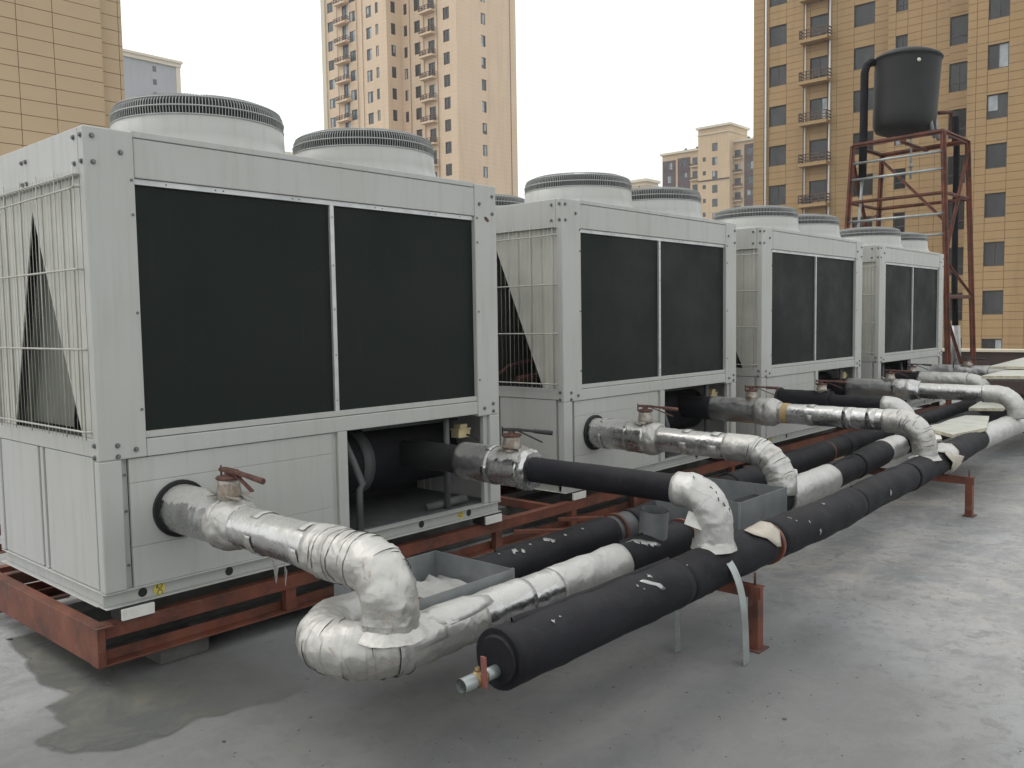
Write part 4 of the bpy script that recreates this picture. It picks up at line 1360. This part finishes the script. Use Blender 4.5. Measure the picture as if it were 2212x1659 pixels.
# lean a little towards the chillers
tilt = Matrix.Translation((tc[0], tc[1], 4.5)) @ Matrix.Rotation(radians(3.0), 4, Vector((.7, .7, 0))) @ Matrix.Translation((-tc[0], -tc[1], -4.5))
for mbx, nm_, mm in ((mbt, 'body', 'tank'), (lid, 'lid', 'tank')):
    mbx.v = [tuple(tilt @ Vector(p)) for p in mbx.v]
    mbx.build(nm_, mm, TK)
bt_ = MB().lathe((0, 0), [(.0001, .02), (.022, .015), (.03, 0)], 12)
dirp = Vector((-.74, -.67, 0))
cb = Vector((tc[0], tc[1], 5.46)) + dirp*.50
uu = Vector((.67, -.74, 0))
bt_.v = [tuple(cb + uu*(x) + Vector((0, 0, 1))*y + dirp*z) for x, y, z in bt_.v]
bt_.build('plug', 'pvc', TK)
fp_ = MB().tube([(12.98, 1.62, 3.75), (12.98, 1.61, 4.4), (12.97, 1.60, 5.42), (13.0, 1.58, 5.54), (13.06, 1.54, 5.60), (13.16, 1.48, 5.60), (13.2, 1.44, 5.52)], .062, 14)
o = fp_.build('fill_pipe', 'rubber', TK)
MB().tube([(12.98, 1.62, 3.76), (13.0, 1.68, 3.0), (13.0, 1.70, 2.75)], .022, 10).build('pale_pipe', 'galv_lt', TK)
MB().tube([(13.0, 1.70, 2.8), (13.0, 1.72, 1.2), (13.0, 1.72, .1)], .055, 12).build('lower_sleeve', 'rubber', TK)
MB().tube([(13.80, .72, 4.78), (13.98, .58, 4.80), (14.0, .56, 4.7), (14.02, .54, 4.3)], .03, 10).build('outlet_pipe', 'rust', TK)
MB().tube([(13.97, .50, 4.72), (14.03, .50, 4.2), (14.10, .52, 3.2), (14.13, .52, 2.0), (14.15, .5, 1.35)], .048, 14).build('downpipe', 'rubber', TK)
MB().tube([(14.15, .5, 1.36), (14.17, .49, .9), (14.2, .48, .2)], .075, 14, True, crumple(.006, 14, 2)).build('downpipe_foil', 'foil_old', TK)
MB().tube([(13.38, 1.0, 4.5), (13.38, 1.0, 4.32), (13.38, 1.0, 3.72)], .018, 8).tube([(13.38, 1.0, 3.98), (13.38, 1.0, 3.9)], .03, 8).build('drain_tap', 'galv_lt', TK)

# ------------------------------------------------------------------ towers
def mapper(ax, val):
    if ax == 'X': return lambda a, z, d: (val-d, a, z)
    return lambda a, z, d: (a, val-d, z)
BOXC = {}
def cellbox(mb, mp, a0, a1, z0, z1, d0, d1):
    p, q = mp(a0, z0, d0), mp(a1, z1, d1)
    mb.box(min(p[0], q[0]), min(p[1], q[1]), p[2], max(p[0], q[0]), max(p[1], q[1]), q[2])
def window(t, mp, a0, a1, z0, z1, mat='glass', split=1, rec=.12, transom=False, pale_share=0):
    """frame with its pane(s), set back into the opening"""
    mb = MB()
    f = .05
    cellbox(mb, mp, a0, a1, z0, z0+f, -rec, -rec+.06)
    cellbox(mb, mp, a0, a1, z1-f, z1, -rec, -rec+.06)
    cellbox(mb, mp, a0, a0+f, z0+f, z1-f, -rec, -rec+.06)
    cellbox(mb, mp, a1-f, a1, z0+f, z1-f, -rec, -rec+.06)
    if split:
        m_ = a0+(a1-a0)*.5
        cellbox(mb, mp, m_-.03, m_+.03, z0+f, z1-f, -rec, -rec+.05)
    if transom:
        zt = z0+(z1-z0)*.32
        cellbox(mb, mp, a0+f, a1-f, zt-.03, zt+.03, -rec, -rec+.055)
    wv = mb.build('window', 'frame', t)
    pb = MB()
    cellbox(pb, mp, a0+f*.5, a1-f*.5, z0+f*.5, z1-f*.5, -rec-.02, -rec+.015)
    pb.build('pane', mat, wv)
    if pale_share and rnd.random() < pale_share:  # some windows get a part pane in a paler flat colour
        cb_ = MB()
        m_ = a0+(a1-a0)*rnd.choice((.5, .5, .35))
        zz_ = z0+(z1-z0)*rnd.choice((.0, .0, .35))
        if rnd.random() < .5: cellbox(cb_, mp, a0+f, m_, max(zz_, z0+f), z1-f, -rec+.016, -rec+.03)
        else: cellbox(cb_, mp, m_, a1-f, max(zz_, z0+f), z1-f, -rec+.016, -rec+.03)
        cb_.build('pane', 'palepane', wv)
    return wv
def wall_cells(mb, mp, A0, A1, Z0, Z1, wins, rec=.16):
    As = sorted({A0, A1, *[w_[0] for w_ in wins], *[w_[1] for w_ in wins]})
    Zs = sorted({Z0, Z1, *[w_[2] for w_ in wins], *[w_[3] for w_ in wins]})
    def inwin(a, z):
        return any(w_[0]-1e-6 <= a <= w_[1]+1e-6 and w_[2]-1e-6 <= z <= w_[3]+1e-6 for w_ in wins)
    for i in range(len(As)-1):
        for j in range(len(Zs)-1):
            a, z = (As[i]+As[i+1])/2, (Zs[j]+Zs[j+1])/2
            if not inwin(a, z):
                mb.add([mp(As[i], Zs[j], 0), mp(As[i+1], Zs[j], 0), mp(As[i+1], Zs[j+1], 0), mp(As[i], Zs[j+1], 0)], [(0, 1, 2, 3)])
    for a0, a1, z0, z1 in [w_[:4] for w_ in wins]:
        for (p, q) in (((a0, z0), (a1, z0)), ((a1, z0), (a1, z1)), ((a1, z1), (a0, z1)), ((a0, z1), (a0, z0))):
            mb.add([mp(*p, 0), mp(*q, 0), mp(*q, -rec), mp(*p, -rec)], [(0, 1, 2, 3)])
def balcony(t, mp, a0, a1, z, dep=.75, mat='tan2', h=.62):
    mb = MB()
    cellbox(mb, mp, a0, a1, z-.22, z, 0, dep)
    b = mb.build('balcony', mat, t)
    r = MB()
    for zz_ in (z+h, z+h*.62, z+h*.3):
        cellbox(r, mp, a0, a1, zz_-.03, zz_+.03, dep-.08, dep-.02)
        for a in (a0, a1-.06):
            cellbox(r, mp, a, a+.06, zz_-.03, zz_+.03, .02, dep-.08)
    k = 4
    for i in range(k+1):
        a = a0+(a1-a0-.07)*i/k
        cellbox(r, mp, a, a+.07, z, z+h+.03, dep-.09, dep-.01)
    r.build('railing', 'railing', b)

# --- right hand tower: panels told apart one by one
PANEL = {}
def panel_mesh(w_, h_, ax, mat):
    k = (round(w_, 3), round(h_, 3), ax, mat)
    if k not in PANEL:
        mb = MB()
        if ax == 'X': mb.box(-.03, 0, 0, 0, w_, h_)
        else: mb.box(0, -.03, 0, w_, 0, h_)
        me = bpy.data.meshes.new('cladding_panel')
        me.from_pydata(mb.v, [], mb.f)
        me.materials.append(M[mat])
        PANEL[k] = me
    return PANEL[k]
def clad(t, ax, val, cols, Z0, Z1, rh, wins, budget, gap=.022, mat='tan', name='cladding_panel', zfirst=0):
    """cols: column boundaries; windows cut the panels; first the panels nearest the camera become single parts"""
    mp = mapper(ax, val)
    rest = MB()
    cells = []
    for a0, a1 in zip(cols, cols[1:]):
        z = Z0
        while z < Z1-.01:
            z1 = min(z+rh, Z1)
            blk = [w_ for w_ in wins if w_[0] < a1-.02 and w_[1] > a0+.02 and w_[2] < z1-.02 and w_[3] > z+.02]
            if not blk:
                cells.append((a0, a1, z, z1))
            else:
                w_ = blk[0]
                if z < w_[2]-.03: cells.append((a0, a1, z, w_[2]))
                if z1 > w_[3]+.03: cells.append((a0, a1, w_[3], z1))
                if a0 < w_[0]-.05: cells.append((a0, w_[0], max(z, w_[2]), min(z1, w_[3])))
                if a1 > w_[1]+.05: cells.append((w_[1], a1, max(z, w_[2]), min(z1, w_[3])))
            z = z1
    cells.sort(key=lambda c: (abs((c[2]+c[3])/2-zfirst)))
    for i, (a0, a1, z0, z1) in enumerate(cells):
        g = gap/2
        if i < budget:
            me = panel_mesh(a1-a0-gap, z1-z0-gap, ax, mat)
            p = mp(a0+g, z0+g, 0)
            o = bpy.data.objects.new(name, me)
            COL.objects.link(o)
            o.parent = t
            o.location = Vector(p)-ORG[t.name]
        else:
            cellbox(rest, mp, a0+g, a1-g, z0+g, z1-g, 0, .03)
    if rest.v:
        tag(rest.build('cladding_panels', mat, t), kind='stuff')

RT = thing('apartment_tower', 'tall yellowish panel clad tower at the right behind the water tank', 'building', (60, 15, -16))
wins1, wins2, wins3, wins4 = [], [], [], []
FP = 2.85
levels = [19.7+FP*k for k in range(-8, 4)]
for z in levels:
    wins1 += [(24.57, 25.89, z-1.42, z-.02), (21.48, 22.82, z-1.45, z), (18.35, 19.73, z-1.4, z+.03)]
    wins2 += [(15.96, 16.70, z-1.32, z-.02)]
    wins3 += [(12.2, 13.3, z-1.45, z+.3)]
    wins4 += [(9.4, 10.5, z-1.1, z+.3), (4.9, 6.0, z-1.1, z+.3)]
segs = [('X', 60.0, [27.13, 26.1, 24.57+1.32, 24.57, 23.2, 22.82, 21.48, 20.9, 19.73, 18.35, 17.2], wins1), ('X', 59.2, [17.2, 16.7, 15.96, 15.1, 14.2, 13.3], wins2), ('X', 58.8, [13.3, 12.2, 11.6], wins3), ('X', 56.3, [11.6, 11.1, 10.5, 9.4, 8.3, 7.2, 6.0, 4.9, 3.6, 2.4], wins4)]
bk = MB()
tot = [110, 70, 20, 95]
for i, (ax, val, cols, wn) in enumerate(segs):
    cols = sorted(cols)
    mp = mapper(ax, val)
    wall_cells(bk, mp, cols[0], cols[-1], -16, 29, [w_ for w_ in wn])
    clad(RT, ax, val, cols, -5, 29, FP/6, wn, tot[i], zfirst=9)
    for w_ in wn:
        if w_[3] < 0 or w_[0] < 4.5 and w_[2] > 18: continue
        window(RT, mp, w_[0], w_[1], w_[2], w_[3], 'glass', split=(1 if rnd.random() < .25 else 0), transom=(i in (1, 2)), pale_share=.12)
# returns, core and roof so that the block is solid
bk.box(56.35, 2.4, -16, 72, 12.19, 29.1).box(59.25, 12.21, -16, 72, 17.19, 29.1).box(60.4, 17.21, -16, 72, 27.12, 29.1) if False else None
for x0, y0, y1 in ((56.6, 2.4, 11.6), (59.1, 11.6, 13.3), (59.5, 13.3, 17.2), (60.3, 17.2, 27.13)):
    bk.add([(x0, y1, -16), (x0+14, y1, -16), (x0+14, y1, 29), (x0, y1, 29)], [(0, 1, 2, 3)])
    bk.add([(x0, y0, -16), (x0+14, y0, -16), (x0+14, y0, 29), (x0, y0, 29)], [(0, 1, 2, 3)])
    bk.add([(x0-.3, y0, 29), (x0+14, y0, 29), (x0+14, y1, 29), (x0-.3, y1, 29)], [(0, 1, 2, 3)])
    bk.add([(x0+1.2, y0, -16), (x0+1.2, y1, -16), (x0+1.2, y1, 29), (x0+1.2, y0, 29)], [(0, 1, 2, 3)])
bk.build('wall', 'joint', RT)
mp = mapper('X', 60)
for z in levels:
    if z < 0: continue
    balcony(RT, mp, 21.27, 23.3, z-1.66, .85, 'tan')
for a, r in ((26.1, .07), (23.12, .04), (21.36, .07)):
    MB().tube([(59.86, a, -10), (59.86, a, 29)], r, 8).build('drain_pipe', 'pvc', RT)
    MB().tube([(59.9, a+.14, -10), (59.9, a+.14, 29)], .03, 6).build('riser', 'railing', RT)
# two outdoor units on balconies
for zz_ in (levels[5]-1.66, ):
    MB().box(59.3, 22.5, zz_, 59.65, 23.1, zz_+.55).build('outdoor_unit', 'greypipe', RT)

# --- left tower: blank panelled wall
LT = thing('apartment_tower', 'blank tan panel clad tower wall at the upper left corner', 'building', (8, 26, -16))
ol = MB()
ol.box(-2, 26, -16, 11.57, 40, 26).box(11.57, 26.35, -16, 12.42, 40, 26)
ol.build('wall', 'joint_soft', LT)
clad(LT, 'Y', 25.998, [4.7, 6.8, 8.97, 10.04, 11.57], 2.95, 17, .475, [], 190, .02, 'tanL', zfirst=10)
clad(LT, 'Y', 26.348, [11.57, 12.29, 12.42], 2.95, 17, .475, [], 50, .02, 'tanL', zfirst=10)

# --- centre tower
CT = thing('apartment_tower', 'tall tan tower in the middle with two columns of small balconies', 'building', (76, 80, -16))
wl = MB()
def levs(z0, p, lo, hi):
    return [z0+p*k for k in range(-20, 20) if lo < z0+p*k < hi]
def col(a0, a1, ztop, h, p=2.70):
    return [(a0, a1, z-h, z) for z in levs(ztop, p, 8, 58)]
facesC = [
    ('X', 78.0, 89.0, 103.6, col(101.3, 102.6, 44.9, 1.4) + col(97.9, 99.2, 43.7, 2.0) + col(96.3, 97.6, 42.5, 1.45), 'glass2'),
    ('X', 73.0, 83.75, 89.0, col(86.72, 87.78, 42.31, 1.43) + col(85.37, 85.92, 42.39, 1.33), 'glass2'),
    ('Y', 83.75, 73.0, 75.6, col(73.75, 74.5, 42.3, 1.41), 'glass'),
    ('X', 75.6, 73.9, 83.75, col(82.8, 83.45, 42.2, 1.34) + col(80.36, 81.45, 42.3, 1.45) + col(77.75, 78.9, 42.0, 1.75) + col(75.1, 76.2, 42.7, 1.44), 'glass'),
    ('Y', 73.9, 75.6, 86.5, col(79.95, 80.75, 42.7, 1.38, 2.70), 'glass2')]
for ax, val, a0, a1, wn, gm in facesC:
    mp = mapper(ax, val)
    wall_cells(wl, mp, a0, a1, -16, 60, wn, .2)
    for w_ in wn:
        if w_[3] < 16 or w_[2] > 48: 
            pb = None
        window(CT, mp, w_[0], w_[1], w_[2], w_[3], gm, split=1 if w_[1]-w_[0] > .9 else 0, rec=.14, pale_share=(.7 if gm == 'glass2' else .12)) if 14 < w_[3] < 49 else None
wl.add([(73, 89, -16), (78.2, 89, -16), (78.2, 89, 60), (73, 89, 60)], [(0, 1, 2, 3)])
wl.add([(78, 103.6, -16), (92, 103.6, -16), (92, 103.6, 60), (78, 103.6, 60)], [(0, 1, 2, 3)])
wl.add([(86.5, 73.9, -16), (86.5, 96, -16), (86.5, 96, 60), (86.5, 73.9, 60)], [(0, 1, 2, 3)])
wl.add([(73, 73.9, 60), (92, 73.9, 60), (92, 103.6, 60), (73, 103.6, 60)], [(0, 1, 2, 3)])
# dark core behind the openings
wl.build('wall', 'tan2', CT)
cr = MB().add([(79, 83, -15), (79, 103, -15), (79, 103, 59), (79, 83, 59)], [(0, 1, 2, 3)]).add([(74.5, 84.2, -15), (74.5, 88.6, -15), (74.5, 88.6, 59), (74.5, 84.2, 59)], [(0, 1, 2, 3)]).add([(76.6, 75.0, -15), (76.6, 83.5, -15), (76.6, 83.5, 59), (76.6, 75.0, 59)], [(0, 1, 2, 3)]).add([(76.4, 75.0, -15), (86, 75.0, -15), (86, 75.0, 59), (76.4, 75.0, 59)], [(0, 1, 2, 3)])
cr.build('dark_rooms', 'dark', CT)
mp = mapper('X', 75.6)
for z in levs(40.15, 2.70, 14, 50):
    balcony(CT, mp, 77.5, 79.8, z, .8, 'tan2')
mp = mapper('X', 78.0)
for z in levs(41.6+2.7, 2.70, 14, 50):
    balcony(CT, mp, 97.6, 100.2, z-.3, .8, 'tan2')
for p0 in ((75.5, 79.6), (75.5, 77.2), (77.9, 95.9), (77.9, 100.3), (72.92, 88.5), (75.5, 82.2)):
    MB().tube([(p0[0], p0[1], 0), (p0[0], p0[1], 60)], .035, 6).build('drain_pipe', 'cladpipe', CT)
MB().box(77.8, 103.0, -16, 78.6, 103.9, 60).build('edge_trim', 'cream', CT)
MB().tube([(85.3, 73.84, 0), (85.3, 73.84, 60)], .04, 6).build('drain_pipe', 'cladpipe', CT)

# --- mid rise block behind
MR = thing('apartment_block', 'mid rise tan block with maroon bays and a raised stair tower', 'building', (172, 95, -16))
wm = MB()
def c2(a0, a1, ztop, h, n, p=2.95):
    return [(a0, a1, ztop-h-p*k, ztop-p*k) for k in range(n)]
mp2, mp0 = mapper('X', 172), mapper('X', 170)
wA = c2(103.0, 104.3, 36.6, 1.6, 5) + c2(99.2, 100.5, 36.9, 1.6, 5) + c2(96.6, 97.9, 36.9, 1.6, 6)
wB = c2(90.6, 91.9, 38.9, 1.7, 7) + c2(93.4, 94.2, 36.2, .9, 6)
wC = c2(86.2, 87.7, 37.1, 1.6, 6) + c2(83.2, 84.8, 37.3, 1.6, 6)
wall_cells(wm, mp2, 95.3, 105.6, -16, 38.3, wA, .2)
wall_cells(wm, mp0, 87.8, 95.3, -16, 42.2, wB, .2)
wall_cells(wm, mp2, 78, 88.6, -16, 38.7, wC, .2)
wm.add([(170, 87.8, -16), (178, 87.8, -16), (178, 87.8, 42.2), (170, 87.8, 42.2)], [(0, 1, 2, 3)])
wm.add([(170, 95.3, -16), (178, 95.3, -16), (178, 95.3, 42.2), (170, 95.3, 42.2)], [(0, 1, 2, 3)])
wm.add([(172, 105.6, -16), (186, 105.6, -16), (186, 105.6, 38.3), (172, 105.6, 38.3)], [(0, 1, 2, 3)])
wm.add([(172, 78, 38.3), (186, 78, 38.3), (186, 105.6, 38.3), (172, 105.6, 38.3)], [(0, 1, 2, 3)])
wm.build('wall', 'tan3', MR)
for wn, mpx in ((wA, mp2), (wB, mp0), (wC, mp2)):
    for w_ in wn:
        window(MR, mpx, *w_[:4], 'glass2', 1, .14, transom=True, pale_share=.4)
for a0, a1, z0, z1, wn in ((102.1, 105.5, 20, 37.0, wA), (98.4, 101.6, 20, 37.2, wA), (82.5, 85.4, 25, 38.0, wC)):
    mb = MB()
    ww = [w_ for w_ in wn if w_[0] > a0 and w_[1] < a1 and w_[2] > z0 and w_[3] < z1]
    wall_cells(mb, mapper('X', 171.94), a0, a1, z0, z1, ww, .05)
    mb.build('maroon_bay', 'maroon', MR)
MB().box(171.6, 95.35, 38.3, 186, 106, 38.75).build('cornice', 'cream', MR)
MB().box(171.6, 78, 38.7, 186, 87.75, 39.1).build('cornice', 'cream', MR)
MB().box(169.6, 87.4, 42.2, 178.4, 95.7, 42.65).build('cornice', 'cream', MR)
MB().box(169.8, 87.6, 40.9, 178, 95.5, 41.05).build('string_course', 'cream', MR)
for k in range(5):
    balcony(MR, mp2, 96.0, 98.2, 35.0-2.95*k, .7, 'tan3', .5)
    balcony(MR, mp2, 85.8, 88.3, 35.3-2.95*k, .7, 'tan3', .5)
MB().box(171.9, 78, 33.0, 171.96, 82.4, 33.3).build('string_course', 'maroon', MR)
MB().box(169.9, 87.8, 31.0, 169.96, 95.3, 31.3).build('string_course', 'maroon', MR)
for k, (a, z) in enumerate(((100.5, 38.75), (97.6, 38.75), (85.2, 39.1), (83.5, 39.1))):
    MB().box(174, a, z, 174.8, a+.9, z+.55).tube([(174.4, a+.45, z+.5), (174.4, a+.45, z+.9)], .3, 8).build('roof_vent', 'greypipe', MR)

# --- far roof between, grey block at left, low block between the first fans
FR = thing('apartment_block', 'far pale block whose roof shows between two white fan housings', 'building', (235, 160, -16))
MB().box(225, 144.9, -16, 232, 153.2, 42.9).build('wall', 'tan3', FR)
MB().box(224.5, 144.4, 42.9, 232.5, 153.7, 43.7).build('cornice', 'cream', FR)
MB().box(224.8, 144.7, 41.9, 232.2, 153.4, 42.2).build('string_course', 'cream', FR)
MB().box(224.9, 147, 36, 224.99, 147.3, 41.8).build('drain_pipe', 'maroon', FR)
GB = thing('apartment_block', 'hazy grey block with pale cornice beside the left tower', 'building', (90, 180, -16))
wg = MB()
wG = c2(90.0, 90.85, 56.9, 1.2, 4, 2.75)
wall_cells(wg, mapper('Y', 180), 78, 96.0, -16, 57.6, wG, .2)
wg.add([(96, 180, -16), (96, 190, -16), (96, 190, 57.6), (96, 180, 57.6)], [(0, 1, 2, 3)]).add([(78, 180, 57.6), (96, 180, 57.6), (96, 190, 57.6), (78, 190, 57.6)], [(0, 1, 2, 3)])
wg.build('wall', 'greywall', GB)
for w_ in wG: window(GB, mapper('Y', 180), *w_[:4], 'glass2', 1, .14)
MB().box(78, 179.6, 57.6, 96.3, 190, 58.4).box(78, 179.3, 58.4, 96.6, 190, 58.9).build('cornice', 'cream', GB)
MB().box(95.2, 179.8, -16, 96.2, 179.99, 57.6).build('corner_strip', 'cream', GB)
LB = thing('apartment_block', 'sliver of a far cream block between the two fans of the nearest chiller', 'building', (120, 190, -16))
MB().box(113, 180, -16, 133, 195, 41.3).box(122.6, 180, 41.3, 124.6, 190, 43.2).build('wall', 'cream', LB)
MB().box(112.6, 179.6, 41.3, 133.4, 195.4, 41.8).build('cornice', 'cream', LB)

# ------------------------------------------------------------------ loose chips on the roof floor
CH = [(3.9, -2.75, .016, 'pale stone chip on the floor at the right, nearest the headers'), (4.35, -3.15, .012, 'small stone chip on the floor near the right edge'), (1.55, -2.35, .009, 'dark pebble on the floor right of the bent strip'), (.25, -3.05, .012, 'dark scrap on the floor at the bottom of the picture'), (.05, -.85, .008, 'pebble on the floor beside the damp patch')]
for x, y, s, lb in CH:
    mb = MB()
    r2 = random.Random(int(x*100))
    vs = [(x+s*r2.uniform(.7, 1.3)*cos(k*pi/3), y+s*r2.uniform(.7, 1.3)*sin(k*pi/3), .001) for k in range(6)] + [(x+.6*s*cos(k*pi/3), y+.6*s*sin(k*pi/3), s*r2.uniform(.5, .9)) for k in range(6)]
    mb.add(vs, [tuple(range(6, 12))]+[(k, (k+1) % 6, 6+(k+1) % 6, 6+k) for k in range(6)])
    tag(mb.build('stone_chip', 'concrete'), lb, 'chip', 'chips on the roof floor')

# ------------------------------------------------------------------ thin city haze
hz, t_, b_ = newmat('city_haze')
t_.nodes.remove(b_)
vp = t_.nodes.new('ShaderNodeVolumePrincipled')
vp.inputs['Color'].default_value = (.93, .95, .97, 1)
vp.inputs['Density'].default_value = .0007
vp.inputs['Anisotropy'].default_value = .1
t_.links.new(vp.outputs[0], t_.nodes['Material Output'].inputs['Volume'])
M['haze'] = hz
tag(MB().box(-60, -60, -17, 300, 260, 66).build('haze', 'haze'), kind='stuff')

# ------------------------------------------------------------------ grit and fine cracks on the roof floor
rg = random.Random(21)
gt = MB()
for k in range(1500):
    if k % 3:
        a_ = rg.uniform(-.2, 1.15)
        d_ = 1.7+6.5*rg.random()**1.6
        x, y = CAM.x+d_*cos(a_), CAM.y+d_*sin(a_)
    else:
        x, y = rg.uniform(-.8, 8), rg.uniform(-2.6, -.1)
    r_ = rg.uniform(.0014, .0038)*(1 if rg.random() < .93 else 1.7)
    an = rg.uniform(0, 6.28)
    st_ = rg.uniform(.6, 2.6)
    vs = []
    for i in range(5):
        t2 = an+i*1.2566
        ex, ey = r_*cos(i*1.2566)*st_, r_*sin(i*1.2566)
        vs.append((x+ex*cos(an)-ey*sin(an), y+ex*sin(an)+ey*cos(an), .0005))
    vs.append((x, y, r_*.9))
    gt.add(vs, [(i, (i+1) % 5, 5) for i in range(5)])
tag(gt.build('floor_grit', 'concrete'), 'fine dark grit and flakes scattered over the roof floor', 'grit', kind='stuff')
def crack(pts_, wd):
    P0 = [Vector((*p, 0)) for p in pts_]
    path = []
    for a, b in zip(P0, P0[1:]):
        n_ = max(2, int((b-a).length/.04))
        for i in range(n_):
            p = a.lerp(b, i/n_)
            path.append(p+Vector((.018*noise.noise(p*9), .018*noise.noise(p*9+Vector((5, 5, 5))), 0)))
    vs, fs = [], []
    for i, p in enumerate(path):
        d = (path[min(i+1, len(path)-1)]-path[max(i-1, 0)]).normalized()
        nn_ = Vector((-d.y, d.x, 0))*wd*(.35+.65*abs(noise.noise(p*6)))
        vs += [tuple(p+nn_+Vector((0, 0, .002))), tuple(p-nn_+Vector((0, 0, .002)))]
    for i in range(len(path)-1):
        fs.append((2*i, 2*i+1, 2*i+3, 2*i+2))
    MB().add(vs, fs).build('crack', 'crackline', fl)
M['crackline'] = simple('crack_shadow', (.075, .074, .07), .9, 0, .2, 9, 0)
crack([(-.45, -.95), (.0, -1.15), (.35, -1.75)], .0014)
